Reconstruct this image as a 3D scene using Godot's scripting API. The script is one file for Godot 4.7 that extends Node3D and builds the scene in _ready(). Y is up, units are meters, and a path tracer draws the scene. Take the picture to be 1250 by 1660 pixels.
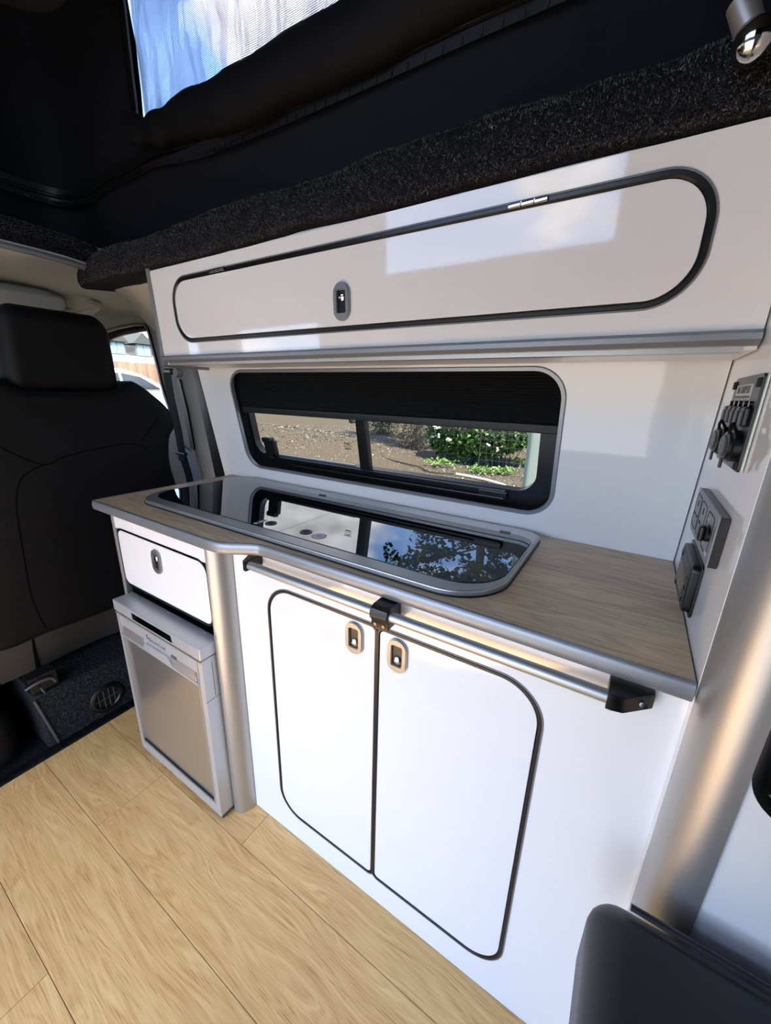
extends Node3D

# ---------------------------------------------------------------- mesh builder
class MB:
	var v := PackedVector3Array()
	var xf := Transform3D.IDENTITY

	func tri(a: Vector3, b: Vector3, c: Vector3) -> void:
		v.append(xf * a); v.append(xf * b); v.append(xf * c)

	func quad(a: Vector3, b: Vector3, c: Vector3, d: Vector3) -> void:
		tri(a, b, c); tri(a, c, d)

	func orient(from: int) -> void:
		var vol := 0.0
		var o := v[from] if from < v.size() else Vector3.ZERO
		for i in range(from, v.size(), 3):
			vol += (v[i] - o).dot((v[i + 1] - o).cross(v[i + 2] - o))
		if vol > 0.0:
			for i in range(from, v.size(), 3):
				var t := v[i + 1]
				v[i + 1] = v[i + 2]
				v[i + 2] = t

	func loft(rings: Array, closed: bool, caps: bool) -> void:
		# rings of equal length; closed joins the last ring to the first
		var from := v.size()
		var n: int = rings[0].size()
		var m := rings.size()
		for k in (m if closed else m - 1):
			var A: PackedVector3Array = rings[k]
			var B: PackedVector3Array = rings[(k + 1) % m]
			for i in n:
				var j := (i + 1) % n
				quad(A[i], A[j], B[j], B[i])
		if caps and not closed:
			for k in [0, m - 1]:
				var A: PackedVector3Array = rings[k]
				var c := Vector3.ZERO
				for p in A: c += p
				c /= n
				for i in n:
					var j := (i + 1) % n
					if k == 0: tri(c, A[j], A[i])
					else: tri(c, A[i], A[j])
		orient(from)

	static func area(p: PackedVector2Array) -> float:
		var s := 0.0
		for i in p.size():
			s += p[i].cross(p[(i + 1) % p.size()])
		return s * 0.5

	static func inset(p: PackedVector2Array, b: float) -> PackedVector2Array:
		var sg := signf(area(p))
		var r := PackedVector2Array()
		var n := p.size()
		for i in n:
			var a := (p[i] - p[(i + n - 1) % n]).normalized()
			var c := (p[(i + 1) % n] - p[i]).normalized()
			var na := Vector2(-a.y, a.x) * sg
			var nc := Vector2(-c.y, c.x) * sg
			var d := (na + nc)
			var l := d.length()
			d = na if l < 0.01 else d / l
			r.append(p[i] + d * b / maxf(0.5, d.dot(na)))
		return r

	func prism(poly: PackedVector2Array, d0: float, d1: float, bev := 0.0, bev0 := 0.0) -> void:
		var from := v.size()
		var lay := []
		if bev0 > 0.0:
			var s := signf(d1 - d0)
			var st := 6 if bev0 > 0.008 else 2
			for i in st + 1:
				var a := PI / 2 * i / st
				lay.append([inset(poly, bev0 * (1.0 - sin(a))), d0 + s * bev0 * (1.0 - cos(a))])
		else:
			lay.append([poly, d0])
		if bev > 0.0:
			var s := signf(d1 - d0)
			var st := 6 if bev > 0.008 else 2
			for i in st + 1:
				var a := PI / 2 * i / st
				lay.append([inset(poly, bev * (1.0 - cos(a))), d1 - s * bev * (1.0 - sin(a))])
		else:
			lay.append([poly, d1])
		var n := poly.size()
		for k in lay.size() - 1:
			var A: PackedVector2Array = lay[k][0]
			var B: PackedVector2Array = lay[k + 1][0]
			var a: float = lay[k][1]
			var b: float = lay[k + 1][1]
			for i in n:
				var j := (i + 1) % n
				quad(Vector3(A[i].x, A[i].y, a), Vector3(A[j].x, A[j].y, a), Vector3(B[j].x, B[j].y, b), Vector3(B[i].x, B[i].y, b))
		for e in [0, lay.size() - 1]:
			var P: PackedVector2Array = lay[e][0]
			var d: float = lay[e][1]
			var t := Geometry2D.triangulate_polygon(P)
			var up: bool = (area(P) > 0.0)
			for i in range(0, t.size(), 3):
				var q := [P[t[i]], P[t[i + 1]], P[t[i + 2]]]
				var ccw: bool = (q[1] - q[0]).cross(q[2] - q[0]) > 0.0
				var want: bool = up if e != 0 else not up
				if ccw != want:
					q = [q[0], q[2], q[1]]
				tri(Vector3(q[0].x, q[0].y, d), Vector3(q[1].x, q[1].y, d), Vector3(q[2].x, q[2].y, d))
		orient(from)

	static func star(poly: PackedVector2Array, c: Vector2, dir: Vector2) -> Vector2:
		var best := c
		var far := -1.0
		for i in poly.size():
			var a := poly[i] - c
			var e := poly[(i + 1) % poly.size()] - poly[i]
			var den := dir.cross(e)
			if absf(den) < 1e-12: continue
			var t := a.cross(e) / den
			var s := a.cross(dir) / den
			if t > 0.0 and s >= -1e-3 and s <= 1.001 and t > far:
				far = t
				best = c + dir * t
		return best

	func ring(outer: PackedVector2Array, inner: PackedVector2Array, d0: float, d1: float, c: Vector2) -> void:
		var from := v.size()
		var angs := []
		for p in outer: angs.append((p - c).angle())
		for p in inner: angs.append((p - c).angle())
		angs.sort()
		var O := PackedVector2Array()
		var I := PackedVector2Array()
		var last := -99.0
		for a in angs:
			if a - last < 1e-4: continue
			last = a
			var d := Vector2(cos(a), sin(a))
			O.append(star(outer, c, d)); I.append(star(inner, c, d))
		var n := O.size()
		for i in n:
			var j := (i + 1) % n
			var oa := Vector3(O[i].x, O[i].y, d0); var ob := Vector3(O[j].x, O[j].y, d0)
			var ia := Vector3(I[i].x, I[i].y, d0); var ib := Vector3(I[j].x, I[j].y, d0)
			var oc := Vector3(O[i].x, O[i].y, d1); var od := Vector3(O[j].x, O[j].y, d1)
			var ic := Vector3(I[i].x, I[i].y, d1); var id := Vector3(I[j].x, I[j].y, d1)
			quad(oc, od, id, ic); quad(ob, oa, ia, ib); quad(oa, ob, od, oc); quad(ib, ia, ic, id)
		orient(from)

	func box(c: Vector3, s: Vector3, bev := 0.0) -> void:
		var h := s * 0.5
		if bev <= 0.0:
			var P := PackedVector2Array([Vector2(c.x - h.x, c.y - h.y), Vector2(c.x + h.x, c.y - h.y), Vector2(c.x + h.x, c.y + h.y), Vector2(c.x - h.x, c.y + h.y)])
			prism(P, c.z - h.z, c.z + h.z)
		else:
			soft(c, s, bev, 2)

	func soft(c: Vector3, s: Vector3, r: float, k := 4, bend = null) -> void:
		# box with edges rounded to radius r; bend moves each point
		var from := v.size()
		var core := s * 0.5 - Vector3(r, r, r)
		core = Vector3(maxf(core.x, 0.0), maxf(core.y, 0.0), maxf(core.z, 0.0))
		var lat := []
		for i in k + 1: lat.append([-PI / 2 + PI / 2 * i / k, -1.0])
		for i in k + 1: lat.append([PI / 2 * i / k, 1.0])
		var lon := []
		for q in 4:
			for i in k + 1:
				lon.append([PI / 2 * (q + float(i) / k), q])
		var rings := []
		for la in lat:
			var ring_ := PackedVector3Array()
			for lo in lon:
				var n := Vector3(cos(la[0]) * cos(lo[0]), sin(la[0]), cos(la[0]) * sin(lo[0]))
				var sx: float = 1.0 if (lo[1] == 0 or lo[1] == 3) else -1.0
				var sz: float = 1.0 if lo[1] < 2 else -1.0
				var p := c + Vector3(sx * core.x, la[1] * core.y, sz * core.z) + n * Vector3(minf(r, s.x * 0.5), minf(r, s.y * 0.5), minf(r, s.z * 0.5))
				ring_.append(bend.call(p) if bend != null else p)
			rings.append(ring_)
		loft(rings, false, true)
		orient(from)

	func sweep(prof: PackedVector2Array, path: PackedVector3Array, closed: bool, up: Vector3) -> void:
		var rings := []
		var n := path.size()
		for i in n:
			var a := path[(i + n - 1) % n] if (closed or i > 0) else path[i]
			var b := path[(i + 1) % n] if (closed or i < n - 1) else path[i]
			var t := (b - a).normalized()
			var s := t.cross(up).normalized()
			var w := s.cross(t).normalized()
			var R := PackedVector3Array()
			for p in prof: R.append(path[i] + s * p.x + w * p.y)
			rings.append(R)
		loft(rings, closed, true)

	func tube(path: PackedVector3Array, r: float, seg := 10, closed := false, up := Vector3.ZERO) -> void:
		var u := up
		if u == Vector3.ZERO:
			var d := (path[path.size() - 1] - path[0]).normalized()
			if d == Vector3.ZERO: d = (path[1] - path[0]).normalized()
			u = Vector3.UP if absf(d.y) < 0.8 else Vector3.RIGHT
		var prof := PackedVector2Array()
		for i in seg: prof.append(Vector2(cos(TAU * i / seg), sin(TAU * i / seg)) * r)
		sweep(prof, path, closed, u)

	func lathe(prof: PackedVector2Array, T: Transform3D, seg := 24) -> void:
		var rings := []
		for p in prof:
			var R := PackedVector3Array()
			for i in seg:
				R.append(T * Vector3(cos(TAU * i / seg) * p.x, p.y, sin(TAU * i / seg) * p.x))
			rings.append(R)
		loft(rings, false, true)

	func sheet(nu: int, nv: int, f: Callable, off: Vector3) -> void:
		var from := v.size()
		var P := []
		for i in nu + 1:
			var row := PackedVector3Array()
			for j in nv + 1: row.append(f.call(float(i) / nu, float(j) / nv))
			P.append(row)
		for i in nu:
			for j in nv:
				quad(P[i][j], P[i + 1][j], P[i + 1][j + 1], P[i][j + 1])
				quad(P[i][j] + off, P[i][j + 1] + off, P[i + 1][j + 1] + off, P[i + 1][j] + off)
		for i in nu:
			quad(P[i + 1][0], P[i][0], P[i][0] + off, P[i + 1][0] + off)
			quad(P[i][nv], P[i + 1][nv], P[i + 1][nv] + off, P[i][nv] + off)
		for j in nv:
			quad(P[0][j], P[0][j + 1], P[0][j + 1] + off, P[0][j] + off)
			quad(P[nu][j + 1], P[nu][j], P[nu][j] + off, P[nu][j + 1] + off)
		orient(from)

	func mesh(off: Vector3, crease := 0.75) -> ArrayMesh:
		var n := v.size()
		var fn := PackedVector3Array()
		var at := {}
		for i in range(0, n, 3):
			var c := (v[i + 2] - v[i]).cross(v[i + 1] - v[i])
			fn.append(c)
		for i in n:
			var k := Vector3i((v[i] * 40000.0).round())
			if not at.has(k): at[k] = PackedInt32Array()
			var l: PackedInt32Array = at[k]
			l.append(i / 3)
			at[k] = l
		var st := SurfaceTool.new()
		st.begin(Mesh.PRIMITIVE_TRIANGLES)
		for i in n:
			var c := fn[i / 3]
			if c.length_squared() < 1e-22: continue
			var own := c.normalized()
			var s := Vector3.ZERO
			var l: PackedInt32Array = at[Vector3i((v[i] * 40000.0).round())]
			for f in l:
				var d := fn[f]
				if d.length_squared() > 1e-22 and d.normalized().dot(own) > crease: s += d
			st.set_normal(s.normalized() if s.length_squared() > 1e-24 else own)
			st.set_uv(Vector2(v[i].x, v[i].y))
			st.add_vertex(v[i] - off)
		st.index()
		return st.commit()


# ---------------------------------------------------------------- helpers
var M := {}
var taken := {}
var rng := RandomNumberGenerator.new()

func numbered(called: String) -> String:
	if not taken.has(called):
		taken[called] = 0
		return called
	taken[called] += 1
	return "%s_%03d" % [called, taken[called]]

func origin_of(n: Node) -> Vector3:
	var o := Vector3.ZERO
	while n != null and n != self:
		o += (n as Node3D).position
		n = n.get_parent()
	return o

func tag(o: Node, label: String, category := "", group := "", kind := "") -> Node:
	if label: o.set_meta("label", label)
	if category: o.set_meta("category", category)
	if group: o.set_meta("group", group)
	if kind: o.set_meta("kind", kind)
	return o

func thing(called: String, at: Vector3, label: String, category: String, group := "") -> Node3D:
	var o := Node3D.new()
	o.name = numbered(called)
	add_child(o)
	o.position = at
	tag(o, label, category, group)
	return o

func setting(called: String, at := Vector3.ZERO) -> Node3D:
	var o := Node3D.new()
	o.name = numbered(called)
	add_child(o)
	o.position = at
	o.set_meta("kind", "structure")
	return o

func obj(called: String, mb: MB, m: Material, parent: Node = null, crease := 0.75) -> MeshInstance3D:
	var o := MeshInstance3D.new()
	var par: Node = parent if parent else self
	o.name = called if parent else numbered(called)
	o.mesh = mb.mesh(origin_of(par), crease)
	o.material_override = m
	par.add_child(o, true)
	return o

func struct(called: String, mb: MB, m: Material, label := "", category := "") -> MeshInstance3D:
	var o := obj(called, mb, m)
	tag(o, label, category, "", "structure")
	return o

func lettering(text: String, size: float, T: Transform3D, m: Material, parent: Node, called := "lettering", depth := 0.0006) -> MeshInstance3D:
	var t := TextMesh.new()
	var f := SystemFont.new()
	f.font_names = PackedStringArray(["Droid Sans"])
	f.font_weight = 700
	t.font = f
	t.text = text
	t.font_size = 48
	t.pixel_size = size / 48.0
	t.depth = depth
	var o := MeshInstance3D.new()
	o.name = called
	o.mesh = t
	o.material_override = m
	parent.add_child(o, true)
	o.transform = Transform3D(T.basis, T.origin - origin_of(parent))
	return o

func rrect(x0: float, y0: float, x1: float, y1: float, r, seg := 8) -> PackedVector2Array:
	var rr: Array = r if r is Array else [r, r, r, r]   # bottom left, bottom right, top right, top left
	var P := PackedVector2Array()
	var cs := [Vector2(x0 + rr[0], y0 + rr[0]), Vector2(x1 - rr[1], y0 + rr[1]), Vector2(x1 - rr[2], y1 - rr[2]), Vector2(x0 + rr[3], y1 - rr[3])]
	for q in 4:
		for i in seg + 1:
			var a := PI + PI / 2 * (q + float(i) / seg)
			P.append(cs[q] + Vector2(cos(a), sin(a)) * rr[q])
	return P

func rect(x0: float, y0: float, x1: float, y1: float) -> PackedVector2Array:
	return PackedVector2Array([Vector2(x0, y0), Vector2(x1, y0), Vector2(x1, y1), Vector2(x0, y1)])

func lift(P: PackedVector2Array, d: float, T := Transform3D.IDENTITY) -> PackedVector3Array:
	var r := PackedVector3Array()
	for p in P: r.append(T * Vector3(p.x, p.y, d))
	return r

func smooth(P: PackedVector2Array, k := 5, closed := true) -> PackedVector2Array:
	var r := PackedVector2Array()
	var n := P.size()
	for i in (n if closed else n - 1):
		var a := P[(i + n - 1) % n] if (closed or i > 0) else P[i]
		var d := P[(i + 2) % n] if (closed or i < n - 2) else P[(i + 1) % n]
		for j in k:
			r.append(P[i].cubic_interpolate(P[(i + 1) % n], a, d, float(j) / k))
	if not closed: r.append(P[n - 1])
	return r

func smooth3(P: Array, k := 6) -> PackedVector3Array:
	var r := PackedVector3Array()
	var n := P.size()
	for i in n - 1:
		var a: Vector3 = P[maxi(i - 1, 0)]
		var b: Vector3 = P[i]
		var c: Vector3 = P[i + 1]
		var d: Vector3 = P[mini(i + 2, n - 1)]
		for j in k: r.append(b.cubic_interpolate(c, a, d, float(j) / k))
	r.append(P[n - 1])
	return r

const FLAT := Transform3D(Vector3(1, 0, 0), Vector3(0, 0, 1), Vector3(0, 1, 0), Vector3.ZERO)      # (x, z) outline, extruded along y
const ACROSS := Transform3D(Vector3(0, 0, 1), Vector3(0, 1, 0), Vector3(1, 0, 0), Vector3.ZERO)    # (z, y) outline, extruded along x

func mat(color: Color, rough := 0.5, metal := 0.0, spec := 0.5) -> StandardMaterial3D:
	var m := StandardMaterial3D.new()
	m.albedo_color = color
	m.roughness = rough
	m.metallic = metal
	m.metallic_specular = spec
	return m

func tex(im: Image) -> ImageTexture:
	return ImageTexture.create_from_image(im)

func tri_tex(m: StandardMaterial3D, t: Texture2D, scale: Vector3, world := true) -> StandardMaterial3D:
	m.albedo_texture = t
	m.uv1_triplanar = true
	m.uv1_world_triplanar = world
	m.uv1_scale = scale
	return m

func noise(sd: int, freq: float, oct := 4) -> FastNoiseLite:
	var n := FastNoiseLite.new()
	n.seed = sd
	n.noise_type = FastNoiseLite.TYPE_SIMPLEX_SMOOTH
	n.frequency = freq
	n.fractal_octaves = oct
	return n

func wood(w: int, h: int, sd: int, dark: Color, light: Color, line: Color, streak: float) -> Image:
	var im := Image.create(w, h, false, Image.FORMAT_RGB8)
	var n1 := noise(sd, 1.0, 2); var n2 := noise(sd + 1, 1.0, 2); var n3 := noise(sd + 2, 1.0, 1)
	for y in h:
		for x in w:
			var fx := float(x) / w * 4.0
			var fy := float(y) / h
			var warp := n1.get_noise_2d(fx * 0.8, fy * 5.0)
			var broad := n2.get_noise_2d(fx * 0.5, fy * 13.0 + warp * 1.5)
			var mid := n2.get_noise_2d(fx * 1.6 + 7.0, fy * 60.0 + warp * 5.0)
			var fine := n3.get_noise_2d(fx * 5.0, fy * 210.0)
			var cath := sin((fy * 20.0 + warp * 4.0) * TAU)
			var t := clampf(0.5 + broad * 0.36 + mid * 0.34 + fine * 0.24 + cath * 0.05, 0.0, 1.0)
			var c := dark.lerp(light, t)
			var s := clampf((-fine - 0.25) * 2.0, 0.0, 1.0) * clampf(0.4 - mid, 0.0, 1.0)
			im.set_pixel(x, y, c.lerp(line, s * streak))
	return im

func speckle(sz: int, sd: int, a: Color, b: Color, p: float) -> Image:
	var im := Image.create(sz, sz, false, Image.FORMAT_RGB8)
	var n := noise(sd, 0.32, 2)
	var n2 := noise(sd + 5, 0.05, 2)
	for y in sz:
		for x in sz:
			var t := clampf(n.get_noise_2d(x, y * 0.7) * 0.9 + 0.4 + n2.get_noise_2d(x, y) * 0.25, 0.0, 1.0)
			im.set_pixel(x, y, a.lerp(b, pow(t, p)))
	return im

func hash_noise_normal(sz: int, sd: int, freq: float, strength: float) -> Image:
	var im := noise(sd, freq, 3).get_seamless_image(sz, sz)
	im.convert(Image.FORMAT_RGBA8)
	im.bump_map_to_normal_map(strength)
	return im


# ---------------------------------------------------------------- the scene
func _ready() -> void:
	rng.seed = 7
	make_camera_and_light()
	make_materials()
	make_shell()
	make_floor()
	make_wall_and_window()
	make_locker()
	make_kitchen()
	make_hob()
	make_partition()
	make_poptop()
	make_cab()
	make_bench()
	make_outside()

func make_camera_and_light() -> void:
	var cam := Camera3D.new()
	cam.name = "camera"
	cam.fov = 105.28
	cam.near = 0.02
	cam.far = 400.0
	cam.transform = Transform3D(Basis(Vector3(0.84528699, 0.02516881, -0.53371944), Vector3(-0.17601418, 0.95625145, -0.23367106), Vector3(0.50448876, 0.2914613, 0.81273698)), Vector3(0.7294, 1.1368, 0.5176))
	add_child(cam)
	cam.current = true
	var sun := DirectionalLight3D.new()
	sun.name = "sun"
	sun.light_energy = 3.0
	sun.light_color = Color(1.0, 0.96, 0.90)
	sun.light_angular_distance = 0.6
	sun.shadow_enabled = true
	add_child(sun)
	sun.look_at_from_position(Vector3(0.45, 0.85, 0.25) * 10.0, Vector3.ZERO, Vector3.UP)
	var e := Environment.new()
	e.background_mode = Environment.BG_SKY
	var sk := Sky.new()
	var pm := PanoramaSkyMaterial.new()
	pm.panorama = tex(make_sky())
	sk.sky_material = pm
	e.sky = sk
	e.background_energy_multiplier = 1.6
	e.tonemap_mode = Environment.TONE_MAPPER_LINEAR
	e.tonemap_exposure = 6.0
	e.sdfgi_enabled = true
	e.ssao_enabled = true
	e.ssil_enabled = true
	var w := WorldEnvironment.new()
	w.name = "world_environment"
	w.environment = e
	add_child(w)

func make_sky() -> Image:
	# blue air with broken cumulus, the same all round
	var w := 1400
	var h := 700
	var im := Image.create(w, h, false, Image.FORMAT_RGBF)
	var n := noise(21, 1.0, 5)
	var n2 := noise(42, 1.0, 3)
	for y in h:
		var el := PI / 2 - PI * (y + 0.5) / h
		var up := sin(el)
		for x in w:
			var az := TAU * (x + 0.5) / w
			if up < -0.02:
				im.set_pixel(x, y, Color(0.32, 0.31, 0.28))
				continue
			var d := Vector3(sin(az) * cos(el), up, -cos(az) * cos(el))
			var hz := pow(clampf(1.0 - up, 0.0, 1.0), 3.0)
			var c := Color(0.13, 0.30, 0.72).lerp(Color(0.50, 0.66, 0.88), hz)
			var q := d * (2.2 / (0.35 + maxf(up, 0.0)))
			var f := n.get_noise_3d(q.x * 0.9 + 26.492, q.y * 0.5, q.z * 0.9 + 55.548) + 0.35 * n2.get_noise_3d(d.x * 1.6 + 3.1, d.y * 1.6, d.z * 1.6)
			var k := smoothstep(0.0, 0.30, f + 0.06)
			var sh := clampf(0.82 + n2.get_noise_3d(q.x * 2.0, q.y * 2.0 + 4.0, q.z * 2.0) * 0.5, 0.5, 1.15)
			im.set_pixel(x, y, c.lerp(Color(1.0, 0.98, 0.95) * sh, k * 0.92))
	return im

func make_materials() -> void:
	M.white = mat(Color(0.895, 0.893, 0.885), 0.05, 0.0, 0.66)
	M.white_edge = mat(Color(0.88, 0.875, 0.86), 0.3)
	M.alu = mat(Color(0.72, 0.715, 0.70), 0.40, 0.8)
	M.alu_grey = mat(Color(0.55, 0.56, 0.57), 0.36, 0.8)
	M.edging = mat(Color(0.56, 0.57, 0.58), 0.38, 0.55)
	M.chrome = mat(Color(0.82, 0.82, 0.82), 0.12, 1.0)
	M.silver_paint = mat(Color(0.76, 0.765, 0.765), 0.36, 0.55)
	M.steel = mat(Color(0.76, 0.755, 0.745), 0.30, 0.9)
	M.rubber = mat(Color(0.035, 0.036, 0.04), 0.42)
	M.gasket = mat(Color(0.05, 0.052, 0.058), 0.3)
	M.gasket_sheen = mat(Color(0.42, 0.42, 0.43), 0.4)
	M.black_plastic = mat(Color(0.035, 0.036, 0.04), 0.36)
	M.black_gloss = mat(Color(0.012, 0.012, 0.014), 0.06, 0.0, 0.6)
	M.black_matt = mat(Color(0.02, 0.02, 0.022), 0.75)
	M.grey_plate = mat(Color(0.30, 0.305, 0.31), 0.45, 0.3)
	M.plate = mat(Color(0.14, 0.137, 0.13), 0.35)
	M.clear_edge = mat(Color(0.82, 0.86, 0.80), 0.2)
	M.label_white = mat(Color(0.78, 0.79, 0.78), 0.5)
	M.lock_metal = mat(Color(0.60, 0.60, 0.60), 0.34, 0.75)
	M.lock_dark = mat(Color(0.17, 0.15, 0.13), 0.35)
	M.hob_glass = mat(Color(0.44, 0.45, 0.46), 0.0, 1.0)
	M.hob_frame = mat(Color(0.66, 0.665, 0.67), 0.36, 0.7)
	var wt := tex(wood(2048, 512, 5, Color(0.70, 0.605, 0.485), Color(0.87, 0.775, 0.645), Color(0.48, 0.39, 0.295), 0.8))
	M.worktop = tri_tex(mat(Color(1, 1, 1), 0.45), wt, Vector3(0.66, 0.66, 2.4))
	M.worktop_b = tri_tex(mat(Color(0.92, 0.92, 0.94), 0.45), wt, Vector3(0.66, 0.66, 2.4))
	M.worktop_b.uv1_offset = Vector3(0.37, 0.2, 0.43)
	var ft := tex(wood(2048, 512, 11, Color(0.83, 0.635, 0.385), Color(0.955, 0.795, 0.54), Color(0.64, 0.45, 0.25), 0.5))
	M.planks = []
	for k in 5:
		var f := [Color(1, 1, 1), Color(0.96, 0.95, 0.94), Color(1.0, 0.985, 0.96), Color(0.93, 0.93, 0.93), Color(0.98, 0.96, 0.94)]
		var pmat := tri_tex(mat(f[k], 0.42), ft, Vector3(0.62, 0.62, 2.3))
		pmat.uv1_offset = Vector3(0.21 * k, 0.13 * k, 0.29 * k + 0.1)
		M.planks.append(pmat)
	var ct := tex(speckle(512, 3, Color(0.02, 0.02, 0.021), Color(0.34, 0.345, 0.36), 2.4))
	M.carpet = tri_tex(mat(Color(1.1, 1.1, 1.12), 0.95, 0.0, 0.2), ct, Vector3(4.0, 4.0, 4.0))
	M.carpet.heightmap_enabled = true
	M.carpet.heightmap_texture = ct
	M.carpet.heightmap_scale = 0.35
	M.carpet_light = tri_tex(mat(Color(1.25, 1.25, 1.25), 0.95, 0.0, 0.2), ct, Vector3(3.2, 3.2, 3.2))
	M.canvas = mat(Color(0.058, 0.063, 0.088), 0.7, 0.0, 0.3)
	M.canvas.normal_enabled = true
	M.canvas.normal_texture = tex(hash_noise_normal(256, 9, 0.09, 1.2))
	M.canvas.normal_scale = 0.25
	M.canvas.uv1_triplanar = true
	M.canvas.uv1_world_triplanar = true
	M.canvas.uv1_scale = Vector3(6, 6, 6)
	M.canvas_roll = mat(Color(0.042, 0.044, 0.056), 0.7, 0.0, 0.28)
	M.zip = mat(Color(0.05, 0.05, 0.055), 0.4)
	M.leather = mat(Color(0.036, 0.037, 0.043), 0.55, 0.0, 0.32)
	M.leather.normal_enabled = true
	M.leather.normal_texture = tex(hash_noise_normal(256, 19, 0.12, 1.0))
	M.leather.normal_scale = 0.2
	M.leather.uv1_triplanar = true
	M.leather.uv1_world_triplanar = true
	M.leather.uv1_scale = Vector3(9, 9, 9)
	M.leather_bench = mat(Color(0.145, 0.15, 0.165), 0.42, 0.0, 0.45)
	M.seam = mat(Color(0.008, 0.008, 0.009), 0.95, 0.0, 0.2)
	M.skirt = mat(Color(0.17, 0.15, 0.125), 0.8)
	M.headliner = mat(Color(0.66, 0.655, 0.62), 0.9)
	M.pillar = mat(Color(0.50, 0.49, 0.465), 0.6)
	M.pillar_low = mat(Color(0.53, 0.56, 0.59), 0.5)
	M.belt = mat(Color(0.06, 0.065, 0.075), 0.6)
	M.body_white = mat(Color(0.86, 0.87, 0.87), 0.25)
	M.interior_grey = mat(Color(0.50, 0.50, 0.49), 0.7)
	M.tint = mat(Color(0.02, 0.025, 0.02, 0.76), 0.0, 0.0, 0.32)
	M.tint.transparency = BaseMaterial3D.TRANSPARENCY_ALPHA
	M.clear = mat(Color(0.05, 0.07, 0.06, 0.26), 0.0, 0.0, 0.30)
	M.clear.transparency = BaseMaterial3D.TRANSPARENCY_ALPHA
	M.frit_white = mat(Color(0.62, 0.68, 0.63), 0.3)

# ---------------------------------------------------------------- van shell (setting)
func make_shell() -> void:
	# outer side behind the kitchen, with the hole of the window, following the slope of the wall
	var b := MB.new()
	b.xf = wall_xf()
	b.ring(rect(-0.62, -1.25, 1.75, 0.73), rrect(-0.45, 0.03, 0.60, 0.40, 0.06), -0.085, -0.06, Vector2(0.1, 0.21))
	struct("wall_outer", b, M.body_white)
	# floor pan below everything
	b = MB.new()
	b.box(Vector3(0.0, -0.075, 0.33), Vector3(4.4, 0.09, 1.75))
	struct("floor_pan", b, M.black_matt)
	# rear end
	var c := MB.new()
	c.xf = ACROSS
	c.ring(rect(-0.55, -0.1, 1.22, 1.56), rrect(-0.2, 0.85, 0.9, 1.35, 0.08), 1.72, 1.77, Vector2(0.33, 1.1))
	struct("wall_rear", c, M.interior_grey)
	b = MB.new()
	b.xf = ACROSS
	b.prism(rect(-0.21, 0.84, 0.91, 1.36), 1.744, 1.7444)
	struct("window_5", b, M.clear, "tailgate window at the rear of the van")
	# side with the open sliding door
	b = MB.new()
	b.ring(rect(-0.95, -0.1, 1.75, 1.56), rrect(-0.62, 0.0, 0.80, 1.26, 0.06), 1.16, 1.22, Vector2(0.1, 0.7))
	struct("wall_right", b, M.interior_grey)
	# roof skin round the raised part
	b = MB.new()
	b.xf = FLAT
	b.ring(rect(-0.86, -0.50, 1.75, 1.22), rect(-0.84, -0.26, 1.55, 1.13), 1.545, 1.56, Vector2(0.35, 0.4))
	struct("ceiling_skin", b, M.body_white)

func wall_xf() -> Transform3D:
	var y := Vector3(0, 1, 0.19).normalized()
	var z := Vector3(0, -0.19, 1).normalized()
	return Transform3D(Basis(Vector3.RIGHT, y, z), Vector3(0, 0.8305, -0.399))

func make_floor() -> void:
	var fl := setting("floor", Vector3(0, -0.012, 0.0))
	tag(fl, "light honey oak plank floor of the living area", "")
	var zs := [-0.42, -0.274, -0.091, 0.092, 0.275, 0.457, 0.64, 0.823, 1.006, 1.15]
	var joints := [[0.3], [0.6], [0.05, 1.2], [-0.31, 0.92], [-0.605, 0.62], [-0.08, 1.1], [0.42], [-0.22, 1.0], [0.2]]
	var b := MB.new()
	b.box(Vector3(0.5, -0.021, 0.36), Vector3(2.34, 0.014, 1.60))
	obj("underlay", b, M.black_matt, fl)
	var kk := 0
	for r in zs.size() - 1:
		var xs: Array = [-0.665]
		xs.append_array(joints[r])
		xs.append(1.70)
		for i in xs.size() - 1:
			var g := 0.0005
			var p := MB.new()
			p.xf = FLAT
			p.prism(rect(xs[i] + g, zs[r] + g, xs[i + 1] - g, zs[r + 1] - g), -0.012, 0.0, 0.0007)
			obj("plank", p, M.planks[(kk * 3 + r) % 5], fl)
			kk += 1
	# edge strip towards the cab
	b = MB.new()
	b.box(Vector3(-0.683, -0.004, 0.40), Vector3(0.034, 0.016, 1.46), 0.004)
	for i in 30:
		b.box(Vector3(-0.683, 0.0045, -0.28 + i * 0.047), Vector3(0.026, 0.003, 0.03))
	var t := struct("trim_1", b, M.rubber, "black ribbed rubber strip along the end of the plank floor")
	t.set_meta("kind", "structure")

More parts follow.
